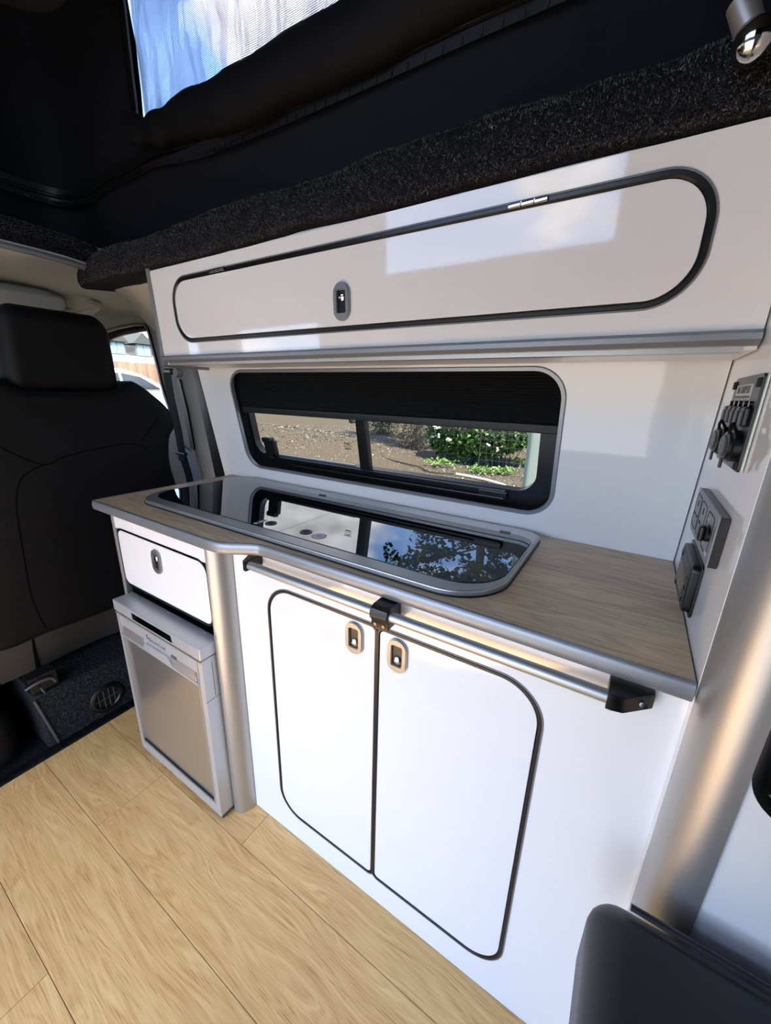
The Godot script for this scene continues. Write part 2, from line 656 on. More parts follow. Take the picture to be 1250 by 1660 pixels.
# ---------------------------------------------------------------- window wall
func make_wall_and_window() -> void:
	var T := wall_xf()
	var b := MB.new()
	b.xf = T
	var hole := rrect(-0.405, 0.047, 0.603, 0.369, 0.062, 10)
	b.ring(PackedVector2Array([Vector2(-0.566, -0.03), Vector2(0.8385, -0.03), Vector2(0.8385, 0.60), Vector2(-0.555, 0.60)]), hole, -0.014, 0.0, Vector2(0.1, 0.21))
	var wl := struct("wall_left", b, M.white, "glossy white wall panel round the side window above the worktop")
	# black lining from panel to outer skin
	var win := setting("window_1", T.origin)
	tag(win, "tinted sliding side window with black frame and half lowered black pleated blind")
	b = MB.new()
	b.xf = T
	b.ring(rrect(-0.412, 0.040, 0.610, 0.376, 0.066, 10), rrect(-0.400, 0.052, 0.598, 0.364, 0.058, 10), -0.062, -0.012, Vector2(0.1, 0.21))
	obj("lining", b, M.carpet, win)
	b = MB.new()
	b.sweep(PackedVector2Array([Vector2(-0.004, -0.004), Vector2(0.003, -0.004), Vector2(0.005, 0.0), Vector2(0.003, 0.004), Vector2(-0.004, 0.004)]), lift(rrect(-0.402, 0.050, 0.600, 0.366, 0.06, 10), 0.0, T), true, T.basis.z)
	obj("edge_trim", b, M.edging, win)
	# fixed frame in the depth of the opening
	b = MB.new()
	b.xf = T
	b.ring(rrect(-0.401, 0.051, 0.599, 0.365, 0.058, 10), rrect(-0.392, 0.086, 0.556, 0.352, 0.045, 10), -0.060, -0.036, Vector2(0.1, 0.21))
	obj("frame", b, M.black_plastic, win)
	b = MB.new()
	b.xf = T
	b.box(Vector3(0.07, 0.21, -0.048), Vector3(0.036, 0.27, 0.018), 0.003)
	obj("mullion", b, M.black_plastic, win)
	b = MB.new()
	b.xf = T
	b.box(Vector3(0.08, 0.079, -0.040), Vector3(0.82, 0.010, 0.024), 0.002)
	b.box(Vector3(0.14, 0.066, -0.034), Vector3(0.70, 0.006, 0.030), 0.002)
	b.box(Vector3(0.46, 0.073, -0.028), Vector3(0.07, 0.016, 0.012), 0.002)
	obj("slide_track", b, M.black_plastic, win)
	b = MB.new()
	b.xf = T
	b.box(Vector3(-0.17, 0.0875, -0.046), Vector3(0.40, 0.003, 0.006))
	obj("glazing_strip", b, M.alu, win)
	for s in [[-0.395, 0.06], [0.08, 0.56]]:
		b = MB.new()
		b.xf = T
		var z := -0.050 if s[0] < 0 else -0.056
		b.quad(Vector3(s[0], 0.08, z), Vector3(s[1], 0.08, z), Vector3(s[1], 0.356, z), Vector3(s[0], 0.356, z))
		obj("pane", b, M.tint, win)
	# latch on the left sash
	b = MB.new()
	b.xf = T
	b.box(Vector3(-0.318, 0.112, -0.038), Vector3(0.052, 0.052, 0.016), 0.004)
	b.box(Vector3(-0.322, 0.140, -0.034), Vector3(0.044, 0.018, 0.022), 0.005)
	b.box(Vector3(-0.330, 0.088, -0.036), Vector3(0.040, 0.010, 0.018), 0.003)
	obj("latch", b, M.black_plastic, win)
	# maker's mark on the glass
	var TT := T * Transform3D(Basis.IDENTITY, Vector3(0.008, 0.150, -0.0485))
	lettering("TYRC", 0.012, TT, M.black_matt, win, "glass_mark", 0.0004)
	b = MB.new()
	b.xf = T
	b.box(Vector3(0.008, 0.142, -0.0485), Vector3(0.030, 0.0012, 0.0006))
	b.box(Vector3(0.008, 0.136, -0.0485), Vector3(0.022, 0.0030, 0.0006))
	obj("glass_mark", b, M.black_matt, win)
	# pleated blind
	var bl := thing("pleated_blind", T * Vector3(0.1, 0.23, -0.02), "black pleated blind lowered halfway over the side window", "blind")
	b = MB.new()
	b.xf = T
	var prof := []
	var np := 17
	var y0 := 0.250
	var y1 := 0.362
	for i in np * 2 + 1:
		prof.append(Vector2(lerpf(y0, y1, float(i) / (np * 2)), -0.024 + (0.0045 if i % 2 == 0 else -0.0015)))
	b.sheet(1, prof.size() - 1, func(u: float, v: float) -> Vector3:
		var k := int(round(v * (prof.size() - 1)))
		return Vector3(lerpf(-0.396, 0.594, u), prof[k].x, prof[k].y), Vector3(0, 0, -0.001))
	obj("pleats", b, M.black_matt, bl, 0.99)
	b = MB.new()
	b.xf = T
	b.prism(rrect(-0.394, 0.233, 0.594, 0.252, 0.004, 3), -0.034, -0.014, 0.003)
	obj("bottom_rail", b, mat(Color(0.11, 0.095, 0.09), 0.5), bl)
	b = MB.new()
	b.xf = T
	b.lathe(PackedVector2Array([Vector2(0.0, -0.004), Vector2(0.006, -0.003), Vector2(0.0075, 0.0), Vector2(0.006, 0.003), Vector2(0.0, 0.004)]), Transform3D(Basis(Vector3(1.6, 0, 0), Vector3(0, 0, 1), Vector3(0, 1, 0)), Vector3(0.062, 0.231, -0.014)), 14)
	obj("pull_tab", b, M.chrome, bl)
	b = MB.new()
	b.xf = T
	b.box(Vector3(0.1, 0.366, -0.025), Vector3(0.99, 0.012, 0.022), 0.003)
	obj("head_rail", b, M.black_plastic, bl)

# ---------------------------------------------------------------- overhead locker
func locker_xf() -> Transform3D:
	var y := Vector3(0, 1, 0.0476).normalized()
	var z := Vector3(0, -0.0476, 1).normalized()
	return Transform3D(Basis(Vector3.RIGHT, y, z), Vector3(0, 1.222, -0.160))

func push_lock(T: Transform3D, parent: Node, upside: bool) -> void:
	# oval silver surround, dark recess, button
	var s := 1.0
	var lk := MB.new()
	lk.xf = T
	lk.ring(rrect(-0.020, -0.034, 0.020, 0.034, 0.0195, 8), rrect(-0.0105, -0.020, 0.0105, 0.021, 0.004, 4), 0.0, 0.0045, Vector2.ZERO)
	lk.ring(rrect(-0.0185, -0.0325, 0.0185, 0.0325, 0.018, 8), rrect(-0.0115, -0.021, 0.0115, 0.022, 0.004, 4), 0.0045, 0.0062, Vector2.ZERO)
	var h := obj("push_lock", lk, M.lock_metal, parent)
	h.set_meta("label", "oval silver push lock")
	var r := MB.new()
	r.xf = T
	r.box(Vector3(0, 0.0, -0.0005), Vector3(0.021, 0.041, 0.003))
	obj("recess", r, M.black_plastic if upside else M.lock_dark, h)
	var k := MB.new()
	var y := 0.009 if upside else -0.010
	k.xf = T
	k.lathe(PackedVector2Array([Vector2(0.0, 0.001), Vector2(0.0085, 0.001), Vector2(0.0088, 0.003), Vector2(0.007, 0.0052), Vector2(0.003, 0.0062), Vector2(0.0, 0.0064)]), Transform3D(Basis(Vector3(1, 0, 0), Vector3(0, 0, 1), Vector3(0, 1, 0)), Vector3(0, y, 0.0)), 16)
	obj("button", k, M.chrome, h)

func gasket_loop(P: PackedVector2Array, T: Transform3D, w: float, parent: Node, sheen_out := true) -> void:
	var b := MB.new()
	b.sweep(PackedVector2Array([Vector2(-w, -0.006), Vector2(w, -0.006), Vector2(w, 0.0), Vector2(w * 0.5, 0.0022), Vector2(-w * 0.5, 0.0022), Vector2(-w, 0.0)]), lift(P, 0.0, T), true, T.basis.z)
	obj("seal", b, M.gasket, parent)
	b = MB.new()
	var e := MB.inset(P, w * (-1.0 if sheen_out else 1.0))
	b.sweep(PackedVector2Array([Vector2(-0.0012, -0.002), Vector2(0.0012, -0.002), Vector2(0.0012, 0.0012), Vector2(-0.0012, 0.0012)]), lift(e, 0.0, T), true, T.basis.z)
	obj("seal_sheen", b, M.gasket_sheen, parent)  # grey strip drawn for the thin reflection along the black seal

func make_locker() -> void:
	var T := locker_xf()
	var lk := thing("overhead_locker", Vector3(0.19, 1.205, -0.25), "long glossy white overhead locker above the side window", "locker")
	var door := rrect(-0.362, 0.035, 0.762, 0.180, 0.058, 12)
	var b := MB.new()
	b.xf = T
	b.ring(rect(-0.452, 0.0, 0.8385, 0.212), door, -0.016, 0.0, Vector2(0.2, 0.108))
	obj("face_panel", b, M.white, lk)
	b = MB.new()
	b.xf = ACROSS
	b.prism(PackedVector2Array([Vector2(-0.165, 1.209), Vector2(-0.155, 1.42), Vector2(-0.28, 1.42), Vector2(-0.318, 1.209)]), -0.450, -0.435)
	obj("end_panel", b, M.white, lk)
	b = MB.new()
	b.xf = FLAT
	b.prism(rect(-0.45, -0.320, 0.838, -0.166), 1.199, 1.209)
	obj("bottom_panel", b, M.white_edge, lk)
	b = MB.new()
	b.xf = T
	b.prism(MB.inset(door, 0.0055), -0.015, 0.0008, 0.0012)
	var d := obj("door", b, M.white, lk)
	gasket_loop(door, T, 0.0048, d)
	push_lock(T * Transform3D(Basis.IDENTITY, Vector3(0.2, 0.083, 0.0006)), d, true)
	for x in [-0.165, 0.542]:
		b = MB.new()
		b.xf = T
		b.box(Vector3(x, 0.1815, 0.003), Vector3(0.054, 0.005, 0.006), 0.001)
		for k in 3: b.tube(PackedVector3Array([Vector3(x - 0.027 + k * 0.0185, 0.180, 0.0045), Vector3(x - 0.010 + k * 0.0185, 0.180, 0.0045)]), 0.0035, 10)
		obj("hinge", b, M.chrome, d)
	# lower rail, a rounded grey extrusion
	b = MB.new()
	var pr := PackedVector2Array([Vector2(-0.160, 1.222), Vector2(-0.154, 1.2215), Vector2(-0.149, 1.217), Vector2(-0.149, 1.210), Vector2(-0.155, 1.204), Vector2(-0.166, 1.2035), Vector2(-0.176, 1.205), Vector2(-0.176, 1.222)])
	b.xf = ACROSS
	b.prism(pr, -0.452, 0.8375)
	obj("lower_rail", b, M.edging, lk)
	b = MB.new()
	b.xf = ACROSS
	b.prism(rect(-0.185, 1.197, -0.165, 1.204), -0.44, 0.825)
	obj("lower_lip", b, M.alu, lk)
	# end trim up the left edge
	b = MB.new()
	b.sweep(PackedVector2Array([Vector2(-0.005, -0.009), Vector2(0.005, -0.009), Vector2(0.006, 0.0), Vector2(0.005, 0.006), Vector2(-0.005, 0.006), Vector2(-0.006, 0.0)]), smooth3([Vector3(-0.458, 1.44, -0.152), Vector3(-0.458, 1.32, -0.157), Vector3(-0.458, 1.215, -0.162), Vector3(-0.457, 1.199, -0.175), Vector3(-0.457, 1.197, -0.30)], 4), false, Vector3.RIGHT)
	obj("end_trim", b, M.edging, lk)
	# roof lining behind, above the locker
	b = MB.new()
	b.xf = FLAT
	b.prism(rect(-0.46, -0.42, 1.75, -0.156), 1.434, 1.446)
	struct("ceiling_strip", b, M.white_edge)

# ---------------------------------------------------------------- kitchen
func make_kitchen() -> void:
	var I := Transform3D.IDENTITY
	# main two-door cabinet
	var kc := thing("kitchen_cabinet", Vector3(0.42, 0, -0.2), "wide white two-door kitchen cabinet with rounded black sealed doors", "cabinet")
	var b := MB.new()
	var outl := rrect(0.110, 0.080, 0.688, 0.7335, 0.066, 12)
	b.ring(rect(0.0, 0.001, 0.842, 0.806), outl, -0.016, 0.0, Vector2(0.398, 0.41))
	obj("face_panel", b, M.white, kc)
	b = MB.new()
	b.box(Vector3(0.42, 0.40, -0.395), Vector3(0.82, 0.79, 0.012))
	b.box(Vector3(0.008, 0.40, -0.20), Vector3(0.012, 0.79, 0.36))
	b.box(Vector3(0.832, 0.40, -0.20), Vector3(0.012, 0.79, 0.36))
	obj("carcass", b, M.white_edge, kc)
	var mid := 0.3985
	for s in 2:
		var P := rrect(0.115, 0.085, mid - 0.0055, 0.7285, [0.062, 0.010, 0.010, 0.062], 12) if s == 0 else rrect(mid + 0.0055, 0.085, 0.683, 0.7285, [0.010, 0.062, 0.062, 0.010], 12)
		b = MB.new()
		b.prism(P, -0.016, 0.001, 0.0015)
		var d := obj("door", b, M.white, kc)
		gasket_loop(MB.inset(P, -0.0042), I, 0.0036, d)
		push_lock(Transform3D(Basis.IDENTITY, Vector3(0.348 if s == 0 else 0.4425, 0.692, 0.001)), d, false)
	# drawer bay on the left
	var db := thing("drawer_cabinet", Vector3(-0.23, 0, -0.2), "narrow white cabinet bay with single drawer above the fridge", "cabinet")
	var dr := rrect(-0.466, 0.583, -0.058, 0.748, [0.022, 0.02, 0.03, 0.022], 8)
	b = MB.new()
	b.prism(rect(-0.478, 0.751, -0.040, 0.806), 0.018, 0.034)
	b.prism(rect(-0.052, 0.562, -0.040, 0.751), 0.012, 0.034)
	obj("face_panel", b, M.white, db)
	b = MB.new()
	b.box(Vector3(-0.478, 0.403, -0.18), Vector3(0.010, 0.804, 0.40))
	b.box(Vector3(-0.03, 0.403, -0.20), Vector3(0.010, 0.804, 0.38))
	b.box(Vector3(-0.25, 0.403, -0.38), Vector3(0.45, 0.804, 0.010))
	b.box(Vector3(-0.25, 0.565, -0.19), Vector3(0.44, 0.008, 0.36))
	obj("carcass", b, M.black_matt, db)
	b = MB.new()
	b.prism(dr, 0.012, 0.0345, 0.0015)
	var dw := obj("drawer", b, M.white, db)
	b = MB.new()
	b.sweep(PackedVector2Array([Vector2(-0.003, -0.008), Vector2(0.0035, -0.008), Vector2(0.0035, 0.001), Vector2(-0.003, 0.001)]), lift(MB.inset(dr, -0.0035), 0.033, I), true, Vector3.BACK)
	obj("seal", b, M.gasket, dw)
	push_lock(Transform3D(Basis.IDENTITY, Vector3(-0.268, 0.700, 0.0345)), dw, true)
	b = MB.new()
	b.box(Vector3(-0.481, 0.40, 0.026), Vector3(0.016, 0.80, 0.022), 0.005)
	obj("edge_profile", b, M.alu, db)
	# rounded aluminium corner post between the bays
	var post := PackedVector2Array([Vector2(-0.038, 0.002), Vector2(-0.0385, 0.03), Vector2(-0.038, 0.040)])
	for i in 13:
		var a := PI / 2 * (1.0 - i / 12.0)
		post.append(Vector2(-0.036 + cos(a) * 0.035, 0.004 + sin(a) * 0.042))
	post.append(Vector2(-0.001, 0.0))
	b = MB.new()
	b.xf = FLAT
	b.prism(post, 0.001, 0.805)
	var cp := obj("corner_post", b, M.alu, null, 0.86)
	tag(cp, "rounded brushed aluminium corner post between fridge and two-door cabinet", "post")
	# worktop
	var wk := thing("worktop", Vector3(0.16, 0.8065, -0.2), "oak effect worktop with grey rounded edging over the cabinets", "worktop")
	var front := PackedVector2Array([Vector2(-0.512, 0.058), Vector2(-0.3, 0.058), Vector2(-0.10, 0.058), Vector2(0.000, 0.057), Vector2(0.045, 0.050), Vector2(0.075, 0.033), Vector2(0.105, 0.017), Vector2(0.14, 0.0115), Vector2(0.30, 0.0115), Vector2(0.6, 0.0115), Vector2(0.838, 0.0115)])
	var fs := smooth(front, 5, false)
	var split := -0.208
	# the laminate is printed as two wide boards that meet along a fine joint
	var fp := fs.duplicate()
	fp.append(Vector2(0.838, split + 0.0004)); fp.append(Vector2(-0.512, split + 0.0004))
	b = MB.new()
	b.xf = FLAT
	b.prism(fp, 0.8065, 0.8305)
	obj("board", b, M.worktop, wk)
	b = MB.new()
	b.xf = FLAT
	b.prism(rect(-0.512, -0.402, 0.838, split - 0.0004), 0.8065, 0.8305)
	obj("board", b, M.worktop_b, wk)
	b = MB.new()
	var ep := PackedVector3Array()
	for p in [Vector2(-0.516, -0.40), Vector2(-0.516, -0.2), Vector2(-0.516, 0.05), Vector2(-0.514, 0.058), Vector2(-0.506, 0.061)]: ep.append(Vector3(p.x, 0.8185, p.y))
	for p in fs:
		if p.x > -0.5: ep.append(Vector3(p.x, 0.8185, p.y + 0.003))
	b.sweep(PackedVector2Array([Vector2(-0.003, -0.0125), Vector2(0.002, -0.0125), Vector2(0.0055, -0.009), Vector2(0.0068, 0.0), Vector2(0.0055, 0.009), Vector2(0.002, 0.0125), Vector2(-0.003, 0.0125)]), ep, false, Vector3.UP)
	obj("edging", b, M.edging, wk)
	# towel rail
	var tr := thing("towel_rail", Vector3(0.44, 0.785, 0.02), "slim aluminium towel rail with black brackets under the worktop edge", "rail")
	b = MB.new()
	b.tube(PackedVector3Array([Vector3(0.096, 0.787, 0.034), Vector3(0.765, 0.787, 0.034)]), 0.0088, 18)
	obj("bar", b, M.alu, tr)
	for e in [[0.098, -1.0, 0.026], [0.760, 1.0, 0.046]]:
		b = MB.new()
		b.xf = Transform3D(Basis(Vector3(e[1], 0, 0), Vector3(0, 1, 0), Vector3(0, 0, 1)), Vector3(e[0], 0.787, 0))
		b.xf = b.xf * FLAT
		b.prism(PackedVector2Array([Vector2(-0.003, 0.001), Vector2(e[2], 0.001), Vector2(e[2], 0.013), Vector2(e[2] * 0.35, 0.042), Vector2(0.004, 0.045), Vector2(-0.003, 0.045)]), -0.011, 0.011, 0.002, 0.002)
		var br := obj("bracket", b, M.black_plastic, tr)
		if e[1] > 0:
			for q in [[0.012, 0.037], [0.034, 0.025]]:
				b = MB.new()
				b.lathe(PackedVector2Array([Vector2(0, 0), Vector2(0.0045, 0), Vector2(0.0045, 0.003), Vector2(0, 0.0035)]), Transform3D(Basis(Vector3(1, 0, 0), Vector3(0.45, 0, 0.9).normalized(), Vector3(0, 1, 0)), Vector3(e[0] + q[0], 0.787, q[1])), 10)
				obj("screw", b, M.chrome, br)
	b = MB.new()
	b.xf = ACROSS
	b.prism(PackedVector2Array([Vector2(0.001, 0.764), Vector2(0.042, 0.764), Vector2(0.0425, 0.776), Vector2(0.0475, 0.782), Vector2(0.0485, 0.79), Vector2(0.045, 0.799), Vector2(0.036, 0.803), Vector2(0.001, 0.803)]), 0.411, 0.445, 0.002, 0.002)
	var mb := obj("bracket", b, M.black_plastic, tr)
	for x in [0.420, 0.436]:
		b = MB.new()
		b.lathe(PackedVector2Array([Vector2(0, 0), Vector2(0.004, 0), Vector2(0.003, 0.0012), Vector2(0, 0.0012)]), Transform3D(Basis(Vector3(1, 0, 0), Vector3(0, 0, 1), Vector3(0, 1, 0)), Vector3(x, 0.7695, 0.042)), 10)
		obj("screw", b, M.black_gloss, mb)
	make_fridge()

func make_fridge() -> void:
	var fr := thing("fridge", Vector3(-0.243, 0.012, -0.1), "silver compact fridge with brushed steel door under the drawer", "fridge")
	var x0 := -0.446
	var x1 := -0.040
	var b := MB.new()
	b.box(Vector3(-0.243, 0.27, -0.15), Vector3(0.39, 0.51, 0.36))
	obj("body", b, M.black_matt, fr)
	# door: silver frame round a steel panel
	b = MB.new()
	var hole := rect(x0 + 0.022, 0.055, x1 - 0.022, 0.441)
	b.ring(rrect(x0, 0.017, x1, 0.518, 0.004, 3), hole, 0.030, 0.083, Vector2(-0.243, 0.25))
	var dr := obj("door", b, M.silver_paint, fr)
	b = MB.new()
	b.prism(hole, 0.060, 0.0785)
	obj("steel_panel", b, M.steel, dr)
	b = MB.new()
	b.ring(rect(x0 + 0.019, 0.052, x1 - 0.019, 0.444), rect(x0 + 0.024, 0.0575, x1 - 0.024, 0.4385), 0.082, 0.0845, Vector2(-0.243, 0.25))
	obj("panel_bead", b, M.alu, dr)
	b = MB.new()
	b.box(Vector3(-0.243, 0.0585, 0.0795), Vector3(0.36, 0.004, 0.002))
	obj("panel_gap", b, M.black_matt, dr)
	# raised lower lip of the handle zone, notched between the two grips
	b = MB.new()
	var lip := PackedVector2Array([Vector2(x0 + 0.018, 0.446), Vector2(x1 - 0.018, 0.446), Vector2(x1 - 0.018, 0.452), Vector2(-0.165, 0.452), Vector2(-0.185, 0.474), Vector2(-0.290, 0.474), Vector2(-0.310, 0.452), Vector2(x0 + 0.018, 0.452)])
	b.prism(lip, 0.080, 0.089, 0.002)
	obj("grip_lip", b, M.silver_paint, dr)
	for g in [[x0 + 0.026, -0.306], [-0.168, x1 - 0.026]]:
		b = MB.new()
		b.xf = ACROSS
		var cup := PackedVector2Array([Vector2(0.0825, 0.452)])
		for i in 9:
			var a := PI / 2 * i / 8.0
			cup.append(Vector2(0.0825 + 0.0045 * cos(a), 0.452 + 0.027 * sin(a)))
		cup.append(Vector2(0.0825, 0.479))
		b.prism(cup, g[0], g[1], 0.003, 0.003)
		obj("grip", b, M.alu, dr)
	b = MB.new()
	b.prism(PackedVector2Array([Vector2(-0.168, 0.454), Vector2(-0.150, 0.454), Vector2(-0.150, 0.484), Vector2(-0.172, 0.484), Vector2(-0.176, 0.476)]), 0.083, 0.0845)
	obj("grip_recess", b, M.grey_plate, dr)
	b = MB.new()
	for x in [x0 + 0.018, x1 - 0.018]: b.box(Vector3(x, 0.483, 0.084), Vector3(0.002, 0.068, 0.003), 0.0008)
	b.box(Vector3(-0.243, 0.5155, 0.083), Vector3(0.404, 0.004, 0.006), 0.0015)
	obj("door_bead", b, M.alu, dr)
	lettering("SmartCool", 0.016, Transform3D(Basis.IDENTITY, Vector3(-0.238, 0.488, 0.0835)), mat(Color(0.46, 0.46, 0.48), 0.5), dr, "lettering", 0.0006)
	b = MB.new()
	b.tube(smooth3([Vector3(-0.280, 0.503, 0.0838), Vector3(-0.286, 0.496, 0.0838), Vector3(-0.280, 0.490, 0.0838), Vector3(-0.272, 0.492, 0.0838)], 4), 0.0011, 6, false, Vector3.BACK)
	obj("emblem", b, M.grey_plate, dr)
	for y in [0.40, 0.505]:
		b = MB.new()
		b.box(Vector3(x1 - 0.0002, y - 0.05 if y > 0.45 else y, 0.058), Vector3(0.0012, 0.10 if y > 0.45 else 0.0012, 0.0012 if y > 0.45 else 0.052))
		obj("side_joint", b, M.grey_plate, dr)
	# top cap with display
	b = MB.new()
	b.soft(Vector3(-0.243, 0.5385, 0.058), Vector3(0.410, 0.033, 0.056), 0.0022, 3)
	var cap := obj("control_cap", b, M.silver_paint, fr)
	b = MB.new()
	b.prism(PackedVector2Array([Vector2(-0.343, 0.5275), Vector2(-0.153, 0.5275), Vector2(-0.158, 0.5465), Vector2(-0.345, 0.5465)]), 0.084, 0.0866)
	obj("display", b, M.black_gloss, cap)
	for x in [-0.40, -0.25, -0.09]:
		b = MB.new()
		b.box(Vector3(x, 0.556, 0.036), Vector3(0.010, 0.003, 0.004), 0.001)
		obj("clip", b, M.alu, cap)
	b = MB.new()
	b.box(Vector3(x1 - 0.03, 0.012, 0.055), Vector3(0.06, 0.010, 0.05), 0.002)
	obj("foot", b, M.grey_plate, fr)
	b = MB.new()
	b.box(Vector3(x0 + 0.03, 0.012, 0.055), Vector3(0.06, 0.010, 0.05), 0.002)
	obj("foot", b, M.grey_plate, fr)

func make_hob() -> void:
	var hb := thing("hob_unit", Vector3(0.08, 0.831, -0.19), "inset hob and sink with black glass lids in a satin steel frame", "hob")
	var o := rrect(-0.438, -0.384, 0.594, -0.004, [0.075, 0.045, 0.10, 0.095], 10)
	var g := rrect(-0.418, -0.332, 0.584, -0.039, [0.06, 0.035, 0.085, 0.075], 10)
	var b := MB.new()
	b.xf = FLAT
	b.prism(MB.inset(o, -0.002), 0.8306, 0.8335)
	obj("gasket", b, M.rubber, hb)
	# frame: bevelled outside, flat land, down to the glass
	b = MB.new()
	b.xf = FLAT
	b.ring(o, MB.inset(g, 0.004), 0.8335, 0.8375, Vector2(0.08, -0.19))
	b.ring(MB.inset(o, 0.004), MB.inset(g, -0.001), 0.8375, 0.8415, Vector2(0.08, -0.19))
	obj("frame", b, M.hob_frame, hb)
	b = MB.new()
	b.xf = FLAT
	b.tube(lift(MB.inset(o, 0.0030), 0.8385), 0.0024, 8, true, Vector3(0, 0, 1))
	obj("frame_bead", b, M.alu, hb)
	# two glass lids
	var gl := Geometry2D.intersect_polygons(g, rect(-1, -1, 0.1130, 1))[0]
	var gr := Geometry2D.intersect_polygons(g, rect(0.1142, -1, 2, 1))[0]
	var lids := []
	for P in [gl, gr]:
		b = MB.new()
		b.xf = FLAT
		b.prism(P, 0.8376, 0.8425)
		lids.append(obj("glass_lid", b, M.hob_glass, hb))
	var k := 0
	for p in [Vector2(0.056, -0.068), Vector2(0.161, -0.072)]:
		b = MB.new()
		b.lathe(PackedVector2Array([Vector2(0.0085, 0.0), Vector2(0.0135, 0.0), Vector2(0.0138, 0.0012), Vector2(0.0125, 0.0018), Vector2(0.0095, 0.0014), Vector2(0.0085, 0.0)]), Transform3D(Basis.IDENTITY, Vector3(p.x, 0.8425, p.y)), 24)
		obj("finger_ring", b, M.grey_plate, lids[k])
		b = MB.new()
		b.lathe(PackedVector2Array([Vector2(0, 0), Vector2(0.009, 0.0), Vector2(0.009, 0.0006), Vector2(0, 0.0006)]), Transform3D(Basis.IDENTITY, Vector3(p.x, 0.8425, p.y)), 20)
		obj("finger_hole", b, M.black_matt, lids[k])
		k += 1
	for x in [-0.02, 0.52]:
		b = MB.new()
		b.box(Vector3(x, 0.8425, -0.334), Vector3(0.024, 0.005, 0.008), 0.0015)
		obj("lid_hinge", b, M.black_plastic, hb)
	# stickers on the glass
	var s1 := thing("warning_sticker", Vector3(0.201, 0.8426, -0.069), "small round warning sticker with red rim on right glass lid", "sticker")
	for q in [[0.0165, 0.0003, Color(0.72, 0.36, 0.36)], [0.0135, 0.0005, Color(0.62, 0.66, 0.76)], [0.006, 0.0006, Color(0.40, 0.46, 0.58)]]:
		b = MB.new()
		b.lathe(PackedVector2Array([Vector2(0, 0), Vector2(q[0], 0.0), Vector2(q[0], q[1]), Vector2(0, q[1])]), Transform3D(Basis.IDENTITY, Vector3(0.201, 0.8426, -0.069)), 24)
		obj("sticker_print", b, mat(q[2], 0.4), s1)
	var s2 := thing("maker_sticker", Vector3(0.031, 0.8426, -0.060), "small white and blue rectangular sticker on left glass lid", "sticker")
	b = MB.new()
	b.box(Vector3(0.029, 0.8428, -0.061), Vector3(0.011, 0.0004, 0.034))
	obj("sticker_sheet", b, M.label_white, s2)
	b = MB.new()
	b.lathe(PackedVector2Array([Vector2(0, 0), Vector2(0.0045, 0.0), Vector2(0.0045, 0.0003), Vector2(0, 0.0003)]), Transform3D(Basis.IDENTITY, Vector3(0.029, 0.843, -0.054)), 16)
	obj("sticker_print", b, mat(Color(0.12, 0.22, 0.55), 0.4), s2)
	b = MB.new()
	b.box(Vector3(0.029, 0.8431, -0.070), Vector3(0.006, 0.0003, 0.010))
	obj("sticker_print", b, mat(Color(0.75, 0.68, 0.40), 0.4), s2)

